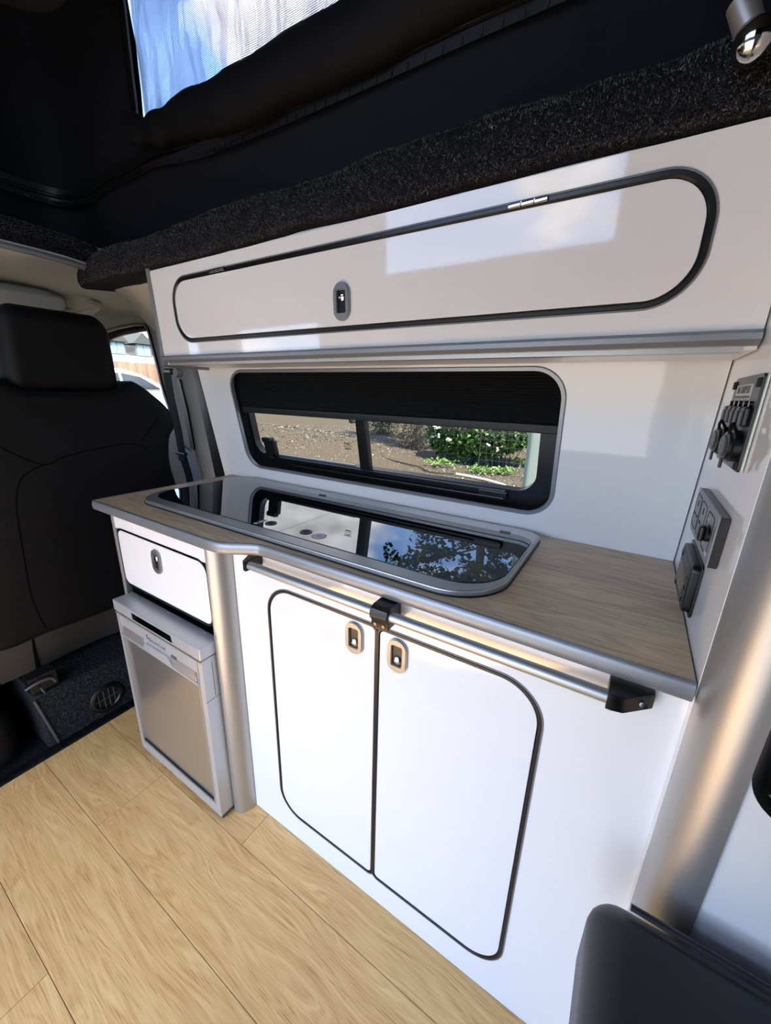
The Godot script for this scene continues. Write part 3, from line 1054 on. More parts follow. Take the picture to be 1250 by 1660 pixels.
# ---------------------------------------------------------------- partition, post, rear unit
func make_partition() -> void:
	var b := MB.new()
	b.box(Vector3(0.852, 0.75, -0.20), Vector3(0.024, 1.50, 0.43))
	var pt := struct("wall_partition", b, M.white, "white end panel carrying the sockets at the worktop end")
	# tall unit face right of the post, with a rounded opening
	var tu := thing("tall_unit", Vector3(1.3, 0, 0.0), "tall glossy white rear unit beside the wide silver post", "cupboard")
	b = MB.new()
	var hole := rrect(0.892, 0.742, 1.30, 0.95, 0.045, 10)
	b.ring(rect(0.887, 0.0, 1.70, 1.44), hole, 0.054, 0.070, Vector2(1.05, 0.85))
	obj("face_panel", b, M.white, tu)
	b = MB.new()
	b.box(Vector3(1.10, 0.85, 0.020), Vector3(0.44, 0.24, 0.004))
	obj("recess_back", b, M.black_plastic, tu)
	b = MB.new()
	b.box(Vector3(1.0, 0.79, 0.035), Vector3(0.16, 0.03, 0.014), 0.004)
	b.box(Vector3(1.03, 0.84, 0.035), Vector3(0.20, 0.012, 0.014), 0.004)
	obj("recess_rib", b, M.grey_plate, tu)
	b = MB.new()
	b.sweep(PackedVector2Array([Vector2(-0.004, -0.012), Vector2(0.005, -0.012), Vector2(0.005, 0.0015), Vector2(0, 0.003), Vector2(-0.004, 0.0015)]), lift(hole, 0.070), true, Vector3.BACK)
	obj("seal", b, M.gasket, tu)
	b = MB.new()
	b.box(Vector3(1.28, 0.70, -0.20), Vector3(0.80, 1.38, 0.012))
	obj("carcass", b, M.white_edge, tu)
	# big rounded post
	var prof := PackedVector2Array([Vector2(0.860, -0.019), Vector2(0.8405, -0.019)])
	for i in 15:
		var a := PI - PI / 2 * i / 14.0
		prof.append(Vector2(0.8805 + cos(a) * 0.040, 0.028 + sin(a) * 0.045))
	prof.append(Vector2(0.886, 0.0735)); prof.append(Vector2(0.886, 0.055)); prof.append(Vector2(0.865, 0.0))
	b = MB.new()
	b.xf = FLAT
	b.prism(prof, 0.001, 1.43)
	var ps := obj("corner_post", b, M.alu, null, 0.86)
	tag(ps, "wide rounded aluminium post from floor to ceiling at the worktop end", "post")
	# control panel with switches and round sockets
	var X := 0.839
	var cp := thing("switch_panel", Vector3(X, 1.06, -0.135), "black switch plate with rockers and round power outlets on the end panel", "switch panel")
	b = MB.new()
	b.xf = ACROSS
	b.prism(rrect(-0.214, 1.060, -0.064, 1.1675, 0.004, 3), X, X - 0.0018)
	obj("backing_plate", b, M.clear_edge, cp)
	b = MB.new()
	b.xf = ACROSS
	b.prism(rrect(-0.216, 1.060, -0.068, 1.1675, 0.004, 3), X - 0.0018, X - 0.0045, 0.0006)
	obj("plate", b, M.plate, cp)
	b = MB.new()
	b.xf = ACROSS
	b.prism(rect(-0.196, 1.140, -0.106, 1.1575), X - 0.0045, X - 0.0048)
	var lb := obj("name_label", b, M.label_white, cp)
	var F := Basis(Vector3(0, 0, 1), Vector3(0, 1, 0), Vector3(-1, 0, 0))
	lettering("RG CAMPERS", 0.0120, Transform3D(F, Vector3(X - 0.005, 1.1515, -0.151)), M.plate, lb, "lettering", 0.0003)
	b = MB.new()
	for i in 9: b.box(Vector3(X - 0.005, 1.1430, -0.190 + i * 0.0097), Vector3(0.0004, 0.0030, 0.0072))
	obj("small_print", b, M.grey_plate, lb)
	for i in 5:
		b = MB.new()
		var z := -0.203 + i * 0.029
		b.soft(Vector3(X - 0.0075, 1.121, z), Vector3(0.0075, 0.022, 0.021), 0.003, 3)
		var sw := obj("rocker_switch", b, M.black_plastic, cp)
		b = MB.new()
		b.box(Vector3(X - 0.0115, 1.119, z), Vector3(0.0015, 0.016, 0.013), 0.0006)
		obj("rocker_mark", b, M.grey_plate, sw)
		b = MB.new()
		b.tube(PackedVector3Array([Vector3(X - 0.004, 1.135, z), Vector3(X - 0.0072, 1.135, z)]), 0.0036, 10)
		obj("indicator", b, M.black_gloss, cp)
	for z in [-0.180, -0.103]:
		b = MB.new()
		b.lathe(PackedVector2Array([Vector2(0, 0), Vector2(0.0185, 0.0), Vector2(0.0185, 0.007), Vector2(0.0165, 0.0085), Vector2(0.0165, 0.0115), Vector2(0.014, 0.0125), Vector2(0, 0.013)]), Transform3D(Basis(Vector3(0, 1, 0), Vector3(-1, 0, 0), Vector3(0, 0, 1.6)), Vector3(X - 0.0045, 1.0865, z)), 26)
		var so := obj("outlet", b, M.black_plastic, cp)
		b = MB.new()
		b.lathe(PackedVector2Array([Vector2(0, 0), Vector2(0.013, 0.0), Vector2(0.012, 0.0016), Vector2(0, 0.002)]), Transform3D(Basis(Vector3(0, 1, 0), Vector3(-1, 0, 0), Vector3(0, 0, 1.6)), Vector3(X - 0.0172, 1.0865, z)), 24)
		obj("outlet_cap", b, M.grey_plate, so)
		b = MB.new()
		b.tube(smooth3([Vector3(X - 0.006, 1.101, z - 0.010), Vector3(X - 0.013, 1.112, z - 0.006), Vector3(X - 0.016, 1.108, z + 0.004), Vector3(X - 0.015, 1.098, z + 0.010)], 4), 0.0018, 6)
		obj("cap_strap", b, M.rubber, so)
		b = MB.new()
		b.box(Vector3(X - 0.016, 1.066, z + 0.004), Vector3(0.003, 0.012, 0.006), 0.001)
		obj("cap_tab", b, M.rubber, so)
	for q in [Vector2(-0.211, 1.158), Vector2(-0.076, 1.158), Vector2(-0.076, 1.067)]:
		b = MB.new()
		b.box(Vector3(X - 0.0055, q.y, q.x), Vector3(0.003, 0.010, 0.012), 0.001)
		obj("plate_clip", b, M.black_matt, cp)
	# mains socket
	var ms := thing("mains_socket", Vector3(X, 0.944, -0.148), "graphite double mains socket block with rotary knob on the end panel", "socket")
	b = MB.new()
	b.xf = ACROSS
	b.prism(rrect(-0.244, 0.946, -0.052, 1.009, 0.002, 2), X, X - 0.0085)
	obj("back_box", b, M.black_plastic, ms)
	b = MB.new()
	b.xf = ACROSS
	b.prism(rrect(-0.245, 0.945, -0.054, 1.010, 0.002, 2), X - 0.0085, X - 0.0098, 0.0005)
	obj("face_plate", b, mat(Color(0.52, 0.53, 0.54), 0.4, 0.4), ms)
	for z in [-0.217, -0.162, -0.098]:
		b = MB.new()
		b.sweep(PackedVector2Array([Vector2(-0.0006, -0.0004), Vector2(0.0006, -0.0004), Vector2(0.0006, 0.0004), Vector2(-0.0006, 0.0004)]), lift(rrect(z - 0.024, 0.954, z + 0.024, 1.001, 0.006, 4), X - 0.0098, ACROSS), true, Vector3.LEFT)
		obj("module_joint", b, M.black_matt, ms)
		if z < -0.13:
			for s in [[0.0, 0.990, 0.004, 0.009], [-0.010, 0.972, 0.008, 0.0036], [0.010, 0.972, 0.008, 0.0036]]:
				b = MB.new()
				b.box(Vector3(X - 0.0100, s[1], z + s[0]), Vector3(0.0006, s[3], s[2]))
				obj("socket_slot", b, M.black_matt, ms)
	b = MB.new()
	b.lathe(PackedVector2Array([Vector2(0, 0), Vector2(0.0105, 0), Vector2(0.0105, 0.003), Vector2(0.0085, 0.004), Vector2(0, 0.004)]), Transform3D(Basis(Vector3(0, 1, 0), Vector3(-1, 0, 0), Vector3(0, 0, 1.8)), Vector3(X - 0.0098, 0.978, -0.094)), 20)
	var kb := obj("rotary_knob", b, M.black_plastic, ms)
	b = MB.new()
	b.soft(Vector3(X - 0.0165, 0.977, -0.094), Vector3(0.007, 0.020, 0.014), 0.003, 3)
	obj("knob_grip", b, M.black_plastic, kb)
	for z in [-0.112, -0.08]:
		b = MB.new()
		b.box(Vector3(X - 0.0100, 0.992 if z < -0.1 else 0.956, z), Vector3(0.0005, 0.004, 0.012))
		obj("knob_mark", b, M.label_white, kb)
	# control display, lower
	var dc := thing("heater_controller", Vector3(X, 0.845, -0.175), "black heater controller with small grey screen just above the worktop", "controller")
	b = MB.new()
	b.xf = ACROSS
	b.prism(rrect(-0.247, 0.846, -0.114, 0.926, 0.008, 4), X, X - 0.0022, 0.0008)
	obj("base_plate", b, M.black_plastic, dc)
	b = MB.new()
	b.xf = ACROSS
	b.prism(rrect(-0.240, 0.850, -0.121, 0.921, 0.009, 5), X - 0.0022, X - 0.0115, 0.003)
	var hs := obj("housing", b, M.black_plastic, dc)
	b = MB.new()
	b.xf = ACROSS
	b.prism(rrect(-0.232, 0.856, -0.130, 0.915, 0.005, 4), X - 0.0115, X - 0.0122, 0.0004)
	obj("fascia", b, M.grey_plate, hs)
	b = MB.new()
	b.xf = ACROSS
	b.prism(rrect(-0.226, 0.862, -0.152, 0.896, 0.003, 3), X - 0.0122, X - 0.0126)
	obj("screen", b, mat(Color(0.42, 0.38, 0.31), 0.2), hs)
	for q in [Vector2(-0.138, 0.902), Vector2(-0.138, 0.884), Vector2(-0.138, 0.866), Vector2(-0.222, 0.908), Vector2(-0.222, 0.859)]:
		b = MB.new()
		b.soft(Vector3(X - 0.0128, q.y, q.x), Vector3(0.002, 0.009, 0.011), 0.001, 2)
		obj("button", b, M.black_gloss, hs)

# ---------------------------------------------------------------- raised roof
func pile(spots: Array, parent: Node) -> void:
	# short curly fibres of the fleece
	var b := MB.new()
	b.tri(Vector3(-0.0006, 0, 0), Vector3(0.0006, 0, 0), Vector3(0.0005, 0.002, 0.0008))
	b.tri(Vector3(-0.0006, 0, 0), Vector3(0.0005, 0.002, 0.0008), Vector3(-0.0005, 0.002, 0.0008))
	b.tri(Vector3(-0.0005, 0.002, 0.0008), Vector3(0.0005, 0.002, 0.0008), Vector3(0, 0.0032, 0.0026))
	var m := mat(Color(1, 1, 1), 0.8)
	m.vertex_color_use_as_albedo = true
	var pl := []
	var ti := []
	for q in spots:
		var up: Vector3 = (q[1] + Vector3(rng.randfn(), rng.randfn(), rng.randfn()) * 0.55).normalized()
		var side := up.cross(Vector3(rng.randfn(), rng.randfn(), rng.randfn())).normalized()
		pl.append(Transform3D(Basis(side, up, side.cross(up)).scaled(Vector3.ONE * rng.randf_range(0.6, 1.2)), q[0]))
		var k := pow(rng.randf(), 2.2) * 0.15 + 0.007
		ti.append(Color(k, k, k * 1.04))
	scatter("pile", b.mesh(Vector3.ZERO, 0.99), m, pl, ti, parent)

func make_poptop() -> void:
	# carpeted roll along the roof edge above the locker
	var nz := noise(77, 3.0, 3)
	var b := MB.new()
	var rings := []
	for i in 61:
		var x := lerpf(-0.86, 1.74, i / 60.0)
		var R := PackedVector3Array()
		var lowend := 1.434 - 0.0 * x
		for q in [Vector2(-0.158, 1.436), Vector2(-0.148, 1.440), Vector2(-0.142, 1.452), Vector2(-0.142, 1.475), Vector2(-0.152, 1.505), Vector2(-0.172, 1.528), Vector2(-0.20, 1.541), Vector2(-0.232, 1.546), Vector2(-0.255, 1.540), Vector2(-0.262, 1.50), Vector2(-0.262, 1.448)]:
			var w := nz.get_noise_2d(x * 1.2, q.y * 3.0) * 0.006
			R.append(Vector3(x, q.y + w, q.x + w))
		rings.append(R)
	b.loft(rings, false, true)
	var roll_2 := struct("trim_2", b, M.carpet, "black fleecy carpet roll along the roof edge above the locker")
	var rp := []
	var pf := [Vector2(-0.146, 1.442), Vector2(-0.142, 1.452), Vector2(-0.142, 1.475), Vector2(-0.152, 1.505), Vector2(-0.172, 1.528), Vector2(-0.20, 1.541), Vector2(-0.232, 1.546)]
	for i in 42000:
		var x := rng.randf_range(-0.85, 0.95)
		var t := rng.randf() * 5.999
		var k := int(t)
		var q: Vector2 = pf[k].lerp(pf[k + 1], t - k)
		var e: Vector2 = (pf[k + 1] - pf[k]).normalized()
		var w := nz.get_noise_2d(x * 1.2, q.y * 3.0) * 0.006
		rp.append([Vector3(x, q.y + w, q.x + w), Vector3(0, -e.x, e.y)])
	pile(rp, roll_2)
	# the same across the cab end
	b = MB.new()
	rings = []
	for i in 41:
		var z := lerpf(-0.20, 1.14, i / 40.0)
		var R := PackedVector3Array()
		var sag := 0.014 * sin(z * 7.0 + 0.8) - 0.02 * clampf((z + 0.1) * 3.0, 0.0, 1.0)
		for q in [Vector2(-0.85, 1.492), Vector2(-0.815, 1.492), Vector2(-0.80, 1.502), Vector2(-0.797, 1.525), Vector2(-0.81, 1.553), Vector2(-0.83, 1.568), Vector2(-0.86, 1.570), Vector2(-0.90, 1.55)]:
			R.append(Vector3(q.x, q.y + sag, z))
		rings.append(R)
	b.loft(rings, false, true)
	var roll_3 := struct("trim_3", b, M.carpet, "black fleecy carpet roll across the roof opening above the cab")
	rp = []
	for i in 9000:
		var z := rng.randf_range(-0.2, 0.35)
		var sag := 0.014 * sin(z * 7.0 + 0.8) - 0.02 * clampf((z + 0.1) * 3.0, 0.0, 1.0)
		var a := rng.randf_range(-0.7, 1.5)
		rp.append([Vector3(-0.838 + 0.040 * cos(a), 1.530 + sag + 0.038 * sin(a), z), Vector3(cos(a), sin(a), 0)])
	pile(rp, roll_3)
	b = MB.new()
	var pp := PackedVector3Array()
	for i in 21:
		var z := lerpf(-0.165, 1.14, i / 20.0)
		pp.append(Vector3(-0.803, 1.488 + 0.014 * sin(z * 7.0 + 0.8) - 0.02 * clampf((z + 0.1) * 3.0, 0.0, 1.0), z))
	b.tube(pp, 0.009, 10)
	struct("trim_4", b, M.edging, "dark grey rubber edge below the cab-end carpet")
	# canvas
	var cv := setting("wall_canvas", Vector3(0.3, 1.54, 0.4))
	tag(cv, "black canvas side of the raised roof with mesh window")
	var n1 := noise(55, 2.0, 3)
	var wx0 := -0.572
	var wx1 := 0.60
	var wy0 := 1.79
	var wy1 := 2.12
	# plan of the fabric: along the side, round the forward corner, across the front
	var around := func(t: float, y: float) -> Vector3:
		var p := Vector3(1.60 - t, y, -0.252)
		var n := Vector3(0, 0, 1)
		if t > 2.53:
			var a := minf((t - 2.53) / 0.15, PI / 2)
			p = Vector3(-0.93 - 0.15 * sin(a), y, -0.102 - 0.15 * cos(a))
			n = Vector3(sin(a), 0, cos(a))
			if t > 2.7656: p.z += t - 2.7656
		return p + n * n1.get_noise_3d(p.x * 0.9, p.y * 1.6, p.z * 1.4) * 0.012
	b = MB.new()
	for a in [[0.0, 1.60 - wx1, 1.52, 2.20, 14], [1.60 - wx1, 1.60 - wx0, 1.52, wy0, 14], [1.60 - wx1, 1.60 - wx0, wy1, 2.20, 14], [1.60 - wx0, 4.0, 1.52, 2.20, 60]]:
		b.sheet(a[4], 14, func(u: float, v: float) -> Vector3: return around.call(lerpf(a[0], a[1], u), lerpf(a[2], a[3], v)), Vector3(-0.003, 0, -0.003))
	obj("side_panel", b, M.canvas, cv, 0.6)
	# far side, its own mesh window, seen only as a reflection in the locker
	b = MB.new()
	for a in [[-1.08, -0.50, 1.52, 2.20], [-0.50, 0.53, 1.52, 1.60], [-0.50, 0.53, 2.08, 2.20], [0.53, 1.60, 1.52, 2.20]]:
		b.sheet(8, 8, func(u: float, v: float) -> Vector3: return Vector3(lerpf(a[0], a[1], u), lerpf(a[2], a[3], v), 1.135), Vector3(0, 0, 0.004))
	obj("side_panel", b, M.canvas, cv)
	b = MB.new()
	b.box(Vector3(1.60, 1.86, 0.44), Vector3(0.004, 0.68, 1.39))
	obj("rear_panel", b, M.canvas, cv)
	b = MB.new()
	b.box(Vector3(0.26, 2.215, 0.44), Vector3(2.74, 0.03, 1.5), 0.01)
	struct("ceiling", b, mat(Color(0.12, 0.12, 0.13), 0.9))
	# mesh window: woven net in front of a creased clear sheet
	var mesh_im := Image.create(64, 64, false, Image.FORMAT_RGBA8)
	for y in 64:
		for x in 64:
			var t := (x % 16) < 5 or (y % 16) < 5
			mesh_im.set_pixel(x, y, Color(0.34, 0.36, 0.42, 1.0) if t else Color(0.34, 0.36, 0.42, 0.0))
	var net := mat(Color(1, 1, 1), 0.8)
	net.albedo_texture = tex(mesh_im)
	net.uv1_triplanar = true
	net.uv1_world_triplanar = true
	net.uv1_scale = Vector3(70, 70, 70)
	net.transparency = BaseMaterial3D.TRANSPARENCY_ALPHA
	var open_im := Image.create(64, 64, false, Image.FORMAT_RGBA8)
	for y in 64:
		for x in 64: open_im.set_pixel(x, y, Color(0.2, 0.21, 0.24, 1.0 if (x % 16) < 3 or (y % 16) < 3 else 0.0))
	var net_open := net.duplicate() as StandardMaterial3D
	net_open.albedo_texture = tex(open_im)
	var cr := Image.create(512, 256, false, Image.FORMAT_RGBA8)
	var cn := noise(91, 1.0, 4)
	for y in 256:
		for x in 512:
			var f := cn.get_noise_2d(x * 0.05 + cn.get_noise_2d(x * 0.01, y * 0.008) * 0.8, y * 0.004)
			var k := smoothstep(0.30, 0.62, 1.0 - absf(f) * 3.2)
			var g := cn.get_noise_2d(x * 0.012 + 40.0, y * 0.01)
			cr.set_pixel(x, y, Color(0.80, 0.85, 0.95, clampf(0.32 + g * 0.22 + k * 0.20, 0.06, 0.85)))  # pale streaks painted along the creases stand in for highlights
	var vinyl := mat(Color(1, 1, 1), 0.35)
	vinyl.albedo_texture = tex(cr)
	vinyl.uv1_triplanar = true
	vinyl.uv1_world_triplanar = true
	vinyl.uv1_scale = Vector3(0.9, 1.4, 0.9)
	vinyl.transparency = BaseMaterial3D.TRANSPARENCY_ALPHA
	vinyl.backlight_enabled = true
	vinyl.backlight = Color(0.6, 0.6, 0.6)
	for s in [[wx0, wx1, wy0 - 0.02, wy1, -0.253, -1.0], [-0.50, 0.53, 1.60, 2.08, 1.137, 1.0]]:
		b = MB.new()
		b.sheet(20, 10, func(u: float, v: float) -> Vector3:
			var p := Vector3(lerpf(s[0], s[1], u), lerpf(s[2], s[3], v), s[4])
			return p + Vector3(0, 0, n1.get_noise_2d(p.x * 1.4, p.y * 0.6) * 0.02), Vector3(0, 0, 0.0004))
		obj("mesh_net", b, net if s[5] < 0.0 else net_open, cv)
		if s[5] > 0.0: continue
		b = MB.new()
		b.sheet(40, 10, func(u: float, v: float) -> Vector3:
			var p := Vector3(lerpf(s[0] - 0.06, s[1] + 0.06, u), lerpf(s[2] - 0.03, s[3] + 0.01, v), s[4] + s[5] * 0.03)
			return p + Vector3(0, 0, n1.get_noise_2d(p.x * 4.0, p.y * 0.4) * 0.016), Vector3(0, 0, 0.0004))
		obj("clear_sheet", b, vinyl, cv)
	# rolled-down window flap
	var fl := thing("rolled_flap", Vector3(0.0, 1.75, -0.24), "black fabric window flap rolled down below the mesh window", "fabric flap")
	b = MB.new()
	rings = []
	for i in 71:
		var u := i / 70.0
		var x := lerpf(-0.575, 0.66, u)
		var r := (0.030 + 0.022 * smoothstep(0.0, 0.35, u)) * (1.0 + 0.10 * n1.get_noise_1d(x * 1.6))
		r *= 1.0 + 0.20 * sin((x + 0.575) * 62.0) * smoothstep(-0.30, -0.50, x)
		var cy := 1.778 - 0.018 * sin(u * 2.6) + 0.010 * n1.get_noise_1d(x * 1.2 + 9.0) - 0.012 * smoothstep(0.0, 0.4, u)
		if x < -0.45: cy += 0.03 * (-(x + 0.45) / 0.125)
		var R := PackedVector3Array()
		for k in 18:
			var a := TAU * k / 18.0
			var w := 1.0 + 0.10 * sin(a * 3.0 + x * 4.0) * n1.get_noise_1d(x * 1.5 + 3.0)
			R.append(Vector3(x, cy + sin(a) * r * w * 1.05, -0.222 + cos(a) * r * w * 0.75))
		rings.append(R)
	b.loft(rings, false, true)
	obj("roll", b, M.canvas_roll, fl)
	b = MB.new()
	b.sheet(40, 2, func(u: float, v: float) -> Vector3:
		var x := lerpf(-0.58, 0.9, u)
		return Vector3(x, 1.692 + 0.006 * sin(x * 5.0) + v * (0.004 + 0.026 * smoothstep(-0.58, -0.2, x)) + 0.03 * smoothstep(-0.25, -0.58, x), -0.240 + 0.010 * v), Vector3(0, 0, -0.002))
	obj("flap_hem", b, M.canvas, fl)
	# zips
	var zp := thing("canvas_zip", Vector3(-0.3, 1.70, -0.24), "black zip running along the canvas under the rolled flap", "zip")
	b = MB.new()
	var zpath := smooth3([Vector3(-1.064, 1.74, 0.10), Vector3(-1.062, 1.735, -0.05), Vector3(-1.035, 1.73, -0.16), Vector3(-0.99, 1.725, -0.208), Vector3(-0.90, 1.730, -0.238), Vector3(-0.78, 1.742, -0.241), Vector3(-0.66, 1.738, -0.241), Vector3(-0.52, 1.742, -0.239), Vector3(-0.40, 1.728, -0.238), Vector3(-0.2, 1.708, -0.237), Vector3(0.1, 1.702, -0.237), Vector3(0.5, 1.700, -0.237), Vector3(0.9, 1.690, -0.237)], 8)
	b.tube(zpath, 0.0042, 8, false, Vector3.UP)
	obj("teeth_row", b, M.black_plastic, zp)
	for dy in [-0.016, 0.014]:
		b = MB.new()
		var p2 := PackedVector3Array()
		for p in zpath: p2.append(p + Vector3(0, dy, -0.002))
		b.sweep(PackedVector2Array([Vector2(-0.0012, -0.009), Vector2(0.0012, -0.009), Vector2(0.0012, 0.009), Vector2(-0.0012, 0.009)]), p2, false, Vector3.UP)
		obj("zip_tape", b, M.zip, zp)
	b = MB.new()
	for i in 150:
		var f := float(i) / 149.0 * (zpath.size() - 1)
		var k := int(f)
		var p := zpath[k].lerp(zpath[mini(k + 1, zpath.size() - 1)], f - k)
		b.box(p + Vector3(0, -0.019, 0.0), Vector3(0.0035, 0.010, 0.003))
	tag(obj("zip_tooth", b, M.zip, zp), "", "", "", "stuff")
	var vz := thing("window_zip", Vector3(-0.58, 1.80, -0.24), "upright black zip down the forward edge of the mesh window", "zip")
	b = MB.new()
	b.sweep(PackedVector2Array([Vector2(-0.010, -0.003), Vector2(0.010, -0.003), Vector2(0.010, 0.003), Vector2(-0.010, 0.003)]), PackedVector3Array([Vector3(-0.578, 1.80, -0.240), Vector3(-0.578, 1.95, -0.241), Vector3(-0.575, 2.10, -0.242), Vector3(-0.575, 2.18, -0.242)]), false, Vector3.BACK)
	obj("zip_tape", b, M.zip, vz)
	b = MB.new()
	b.tube(PackedVector3Array([Vector3(-0.596, 1.80, -0.240), Vector3(-0.598, 1.95, -0.241), Vector3(-0.594, 2.17, -0.242)]), 0.0032, 8)
	obj("piping", b, M.canvas_roll, vz)
	b = MB.new()
	b.box(Vector3(-0.598, 1.818, -0.234), Vector3(0.008, 0.014, 0.006), 0.002)
	b.tube(PackedVector3Array([Vector3(-0.598, 1.811, -0.232), Vector3(-0.594, 1.788, -0.229), Vector3(-0.592, 1.775, -0.228)]), 0.0026, 8)
	tag(obj("zip_pull", b, M.chrome, vz), "silver zip pull")
	b = MB.new()
	b.soft(Vector3(-0.62, 2.10, -0.225), Vector3(0.05, 0.035, 0.04), 0.015, 4)
	obj("tie_strap", b, M.canvas_roll, vz)
	# gas strut
	var gs := thing("gas_strut", Vector3(0.758, 1.49, -0.12), "chrome gas strut with ball end in front of carpet roll", "strut")
	var pA := Vector3(0.7605, 1.487, -0.115)
	var dir := (Vector3(0.735, 1.545, -0.120) - pA).normalized()
	b = MB.new()
	b.soft(pA, Vector3(0.034, 0.036, 0.034), 0.0165, 6)
	b.tube(PackedVector3Array([pA, pA + Vector3(0, -0.006, -0.03)]), 0.006, 12)
	obj("ball_joint", b, M.chrome, gs)
	b = MB.new()
	b.tube(PackedVector3Array([pA + dir * 0.014, pA + dir * 0.042]), 0.0125, 18)
	obj("ferrule", b, M.alu, gs)
	b = MB.new()
	b.tube(PackedVector3Array([pA + dir * 0.040, pA + dir * 0.34]), 0.0062, 14)
	obj("rod", b, M.chrome, gs)

# ---------------------------------------------------------------- cab
func make_cab() -> void:
	var b := MB.new()
	# side with the driver's window
	var hole := smooth(PackedVector2Array([Vector2(-1.075, 0.98), Vector2(-1.085, 1.15), Vector2(-1.115, 1.30), Vector2(-1.145, 1.388), Vector2(-1.22, 1.404), Vector2(-1.35, 1.402), Vector2(-1.50, 1.392), Vector2(-1.62, 1.36), Vector2(-1.80, 1.20), Vector2(-1.95, 1.02), Vector2(-1.90, 0.97), Vector2(-1.5, 0.96)]), 4)
	b.ring(rect(-2.25, -0.35, -0.60, 1.56), hole, -0.56, -0.50, Vector2(-1.45, 1.18))
	struct("wall_cab", b, M.pillar)
	var dw := setting("window_2", Vector3(-1.45, 1.15, -0.5))
	tag(dw, "driver's door window beside the front seat")
	b = MB.new()
	b.sweep(PackedVector2Array([Vector2(-0.006, -0.004), Vector2(0.006, -0.004), Vector2(0.006, 0.008), Vector2(-0.006, 0.008)]), lift(MB.inset(hole, 0.004), -0.50), true, Vector3.BACK)
	obj("seal", b, M.rubber, dw)
	b = MB.new()
	b.ring(MB.inset(hole, -0.004), MB.inset(hole, 0.028), -0.545, -0.535, Vector2(-1.45, 1.18))
	obj("door_frame", b, M.black_plastic, dw)
	b = MB.new()
	b.prism(hole, -0.5305, -0.5300)
	obj("pane", b, M.clear, dw)
	# passenger side and nose
	b = MB.new()
	b.ring(rect(-2.25, -0.35, -0.94, 1.56), rect(-1.85, 0.95, -1.05, 1.40), 1.20, 1.26, Vector2(-1.45, 1.18))
	struct("wall_cab_far", b, M.pillar)
	b = MB.new()
	b.prism(rect(-1.86, 0.94, -1.04, 1.41), 1.229, 1.2294)
	struct("window_3", b, M.clear, "passenger door window on the far side of the cab")
	b = MB.new()
	b.xf = ACROSS
	b.ring(rect(-0.56, -0.35, 1.26, 1.56), rrect(-0.46, 0.92, 1.16, 1.40, 0.1), -2.25, -2.20, Vector2(0.35, 1.15))
	struct("wall_front", b, M.pillar)
	b = MB.new()
	b.xf = ACROSS
	b.prism(rect(-0.47, 0.91, 1.17, 1.41), -2.226, -2.2256)
	struct("window_4", b, M.clear, "windscreen at the front of the cab")
	b = MB.new()
	b.soft(Vector3(-1.96, 0.72, 0.35), Vector3(0.42, 0.46, 1.66), 0.08, 5)
	tag(obj("dashboard", b, M.black_plastic), "dark dashboard across the front of the cab behind the seat", "dashboard")
	b = MB.new()
	b.box(Vector3(-1.46, -0.02, 0.35), Vector3(1.52, 0.02, 1.7))
	struct("floor_cab", b, M.carpet)
	# headliner
	b = MB.new()
	b.sheet(26, 26, func(u: float, v: float) -> Vector3:
		var x := lerpf(-0.80, -2.22, u)
		var z := lerpf(-0.515, 1.22, v)
		var edge := clampf((-0.18 - z) / 0.335, 0.0, 1.0)
		var y := 1.485 - 0.085 * edge * edge + 0.03 * sin(PI * clampf(-(x + 0.8) / 1.2, 0.0, 1.0))
		return Vector3(x, y, z), Vector3(0, 0.02, 0))
	struct("ceiling_cab", b, M.headliner, "pale grey beige headliner above the front seat")
	# trim that runs from the roof edge down to the belt pillar
	b = MB.new()
	b.sheet(12, 8, func(u: float, v: float) -> Vector3:
		var a := Vector3(-0.765, 1.478, -0.165).lerp(Vector3(-1.075, 1.372, -0.492), u)
		var c := Vector3(-0.50, 1.440, -0.275).lerp(Vector3(-0.62, 1.18, -0.47), u)
		var p := a.lerp(c, v)
		return p + Vector3(0, 0.016 * sin(PI * v) * (1.0 - u) - 0.010 * (1.0 - v) * (1.0 - v), 0), Vector3(0, 0.012, -0.006))
	struct("trim_5", b, M.headliner, "beige trim panel between headliner and belt pillar")
	b = MB.new()
	b.tube(smooth3([Vector3(-0.752, 1.476, -0.166), Vector3(-0.85, 1.440, -0.27), Vector3(-0.90, 1.418, -0.325), Vector3(-1.07, 1.376, -0.488)], 5), 0.004, 8)
	struct("trim_6", b, M.pillar, "raised edge of the beige trim panel")
	# sun visor and grab handle
	var sv := thing("sun_visor", Vector3(-1.5, 1.47, -0.12), "grey sun visor folded up against the headliner", "visor")
	b = MB.new()
	b.xf = Transform3D(Basis(Vector3.BACK, 0.18), Vector3(-1.52, 1.468, -0.06))
	b.xf = b.xf * FLAT
	b.prism(rrect(-0.13, -0.29, 0.13, 0.24, 0.125, 10), -0.012, 0.012, 0.010, 0.010)
	obj("visor_pad", b, M.pillar_low, sv)
	b = MB.new()
	b.tube(PackedVector3Array([Vector3(-1.40, 1.484, -0.30), Vector3(-1.40, 1.484, 0.18)]), 0.006, 8)
	obj("hinge_bar", b, M.pillar, sv)
	var gh := thing("grab_handle", Vector3(-1.45, 1.44, -0.40), "grey grab handle moulded on the headliner edge above the window", "handle")
	b = MB.new()
	b.tube(smooth3([Vector3(-1.64, 1.468, -0.375), Vector3(-1.60, 1.442, -0.372), Vector3(-1.45, 1.434, -0.374), Vector3(-1.36, 1.440, -0.380), Vector3(-1.30, 1.462, -0.390)], 6), 0.013, 10)
	obj("grip_bar", b, M.headliner, gh)
	for x in [-1.62, -1.32]:
		b = MB.new()
		b.soft(Vector3(x, 1.465, -0.38), Vector3(0.06, 0.03, 0.05), 0.014, 4)
		obj("end_cap", b, M.headliner, gh)
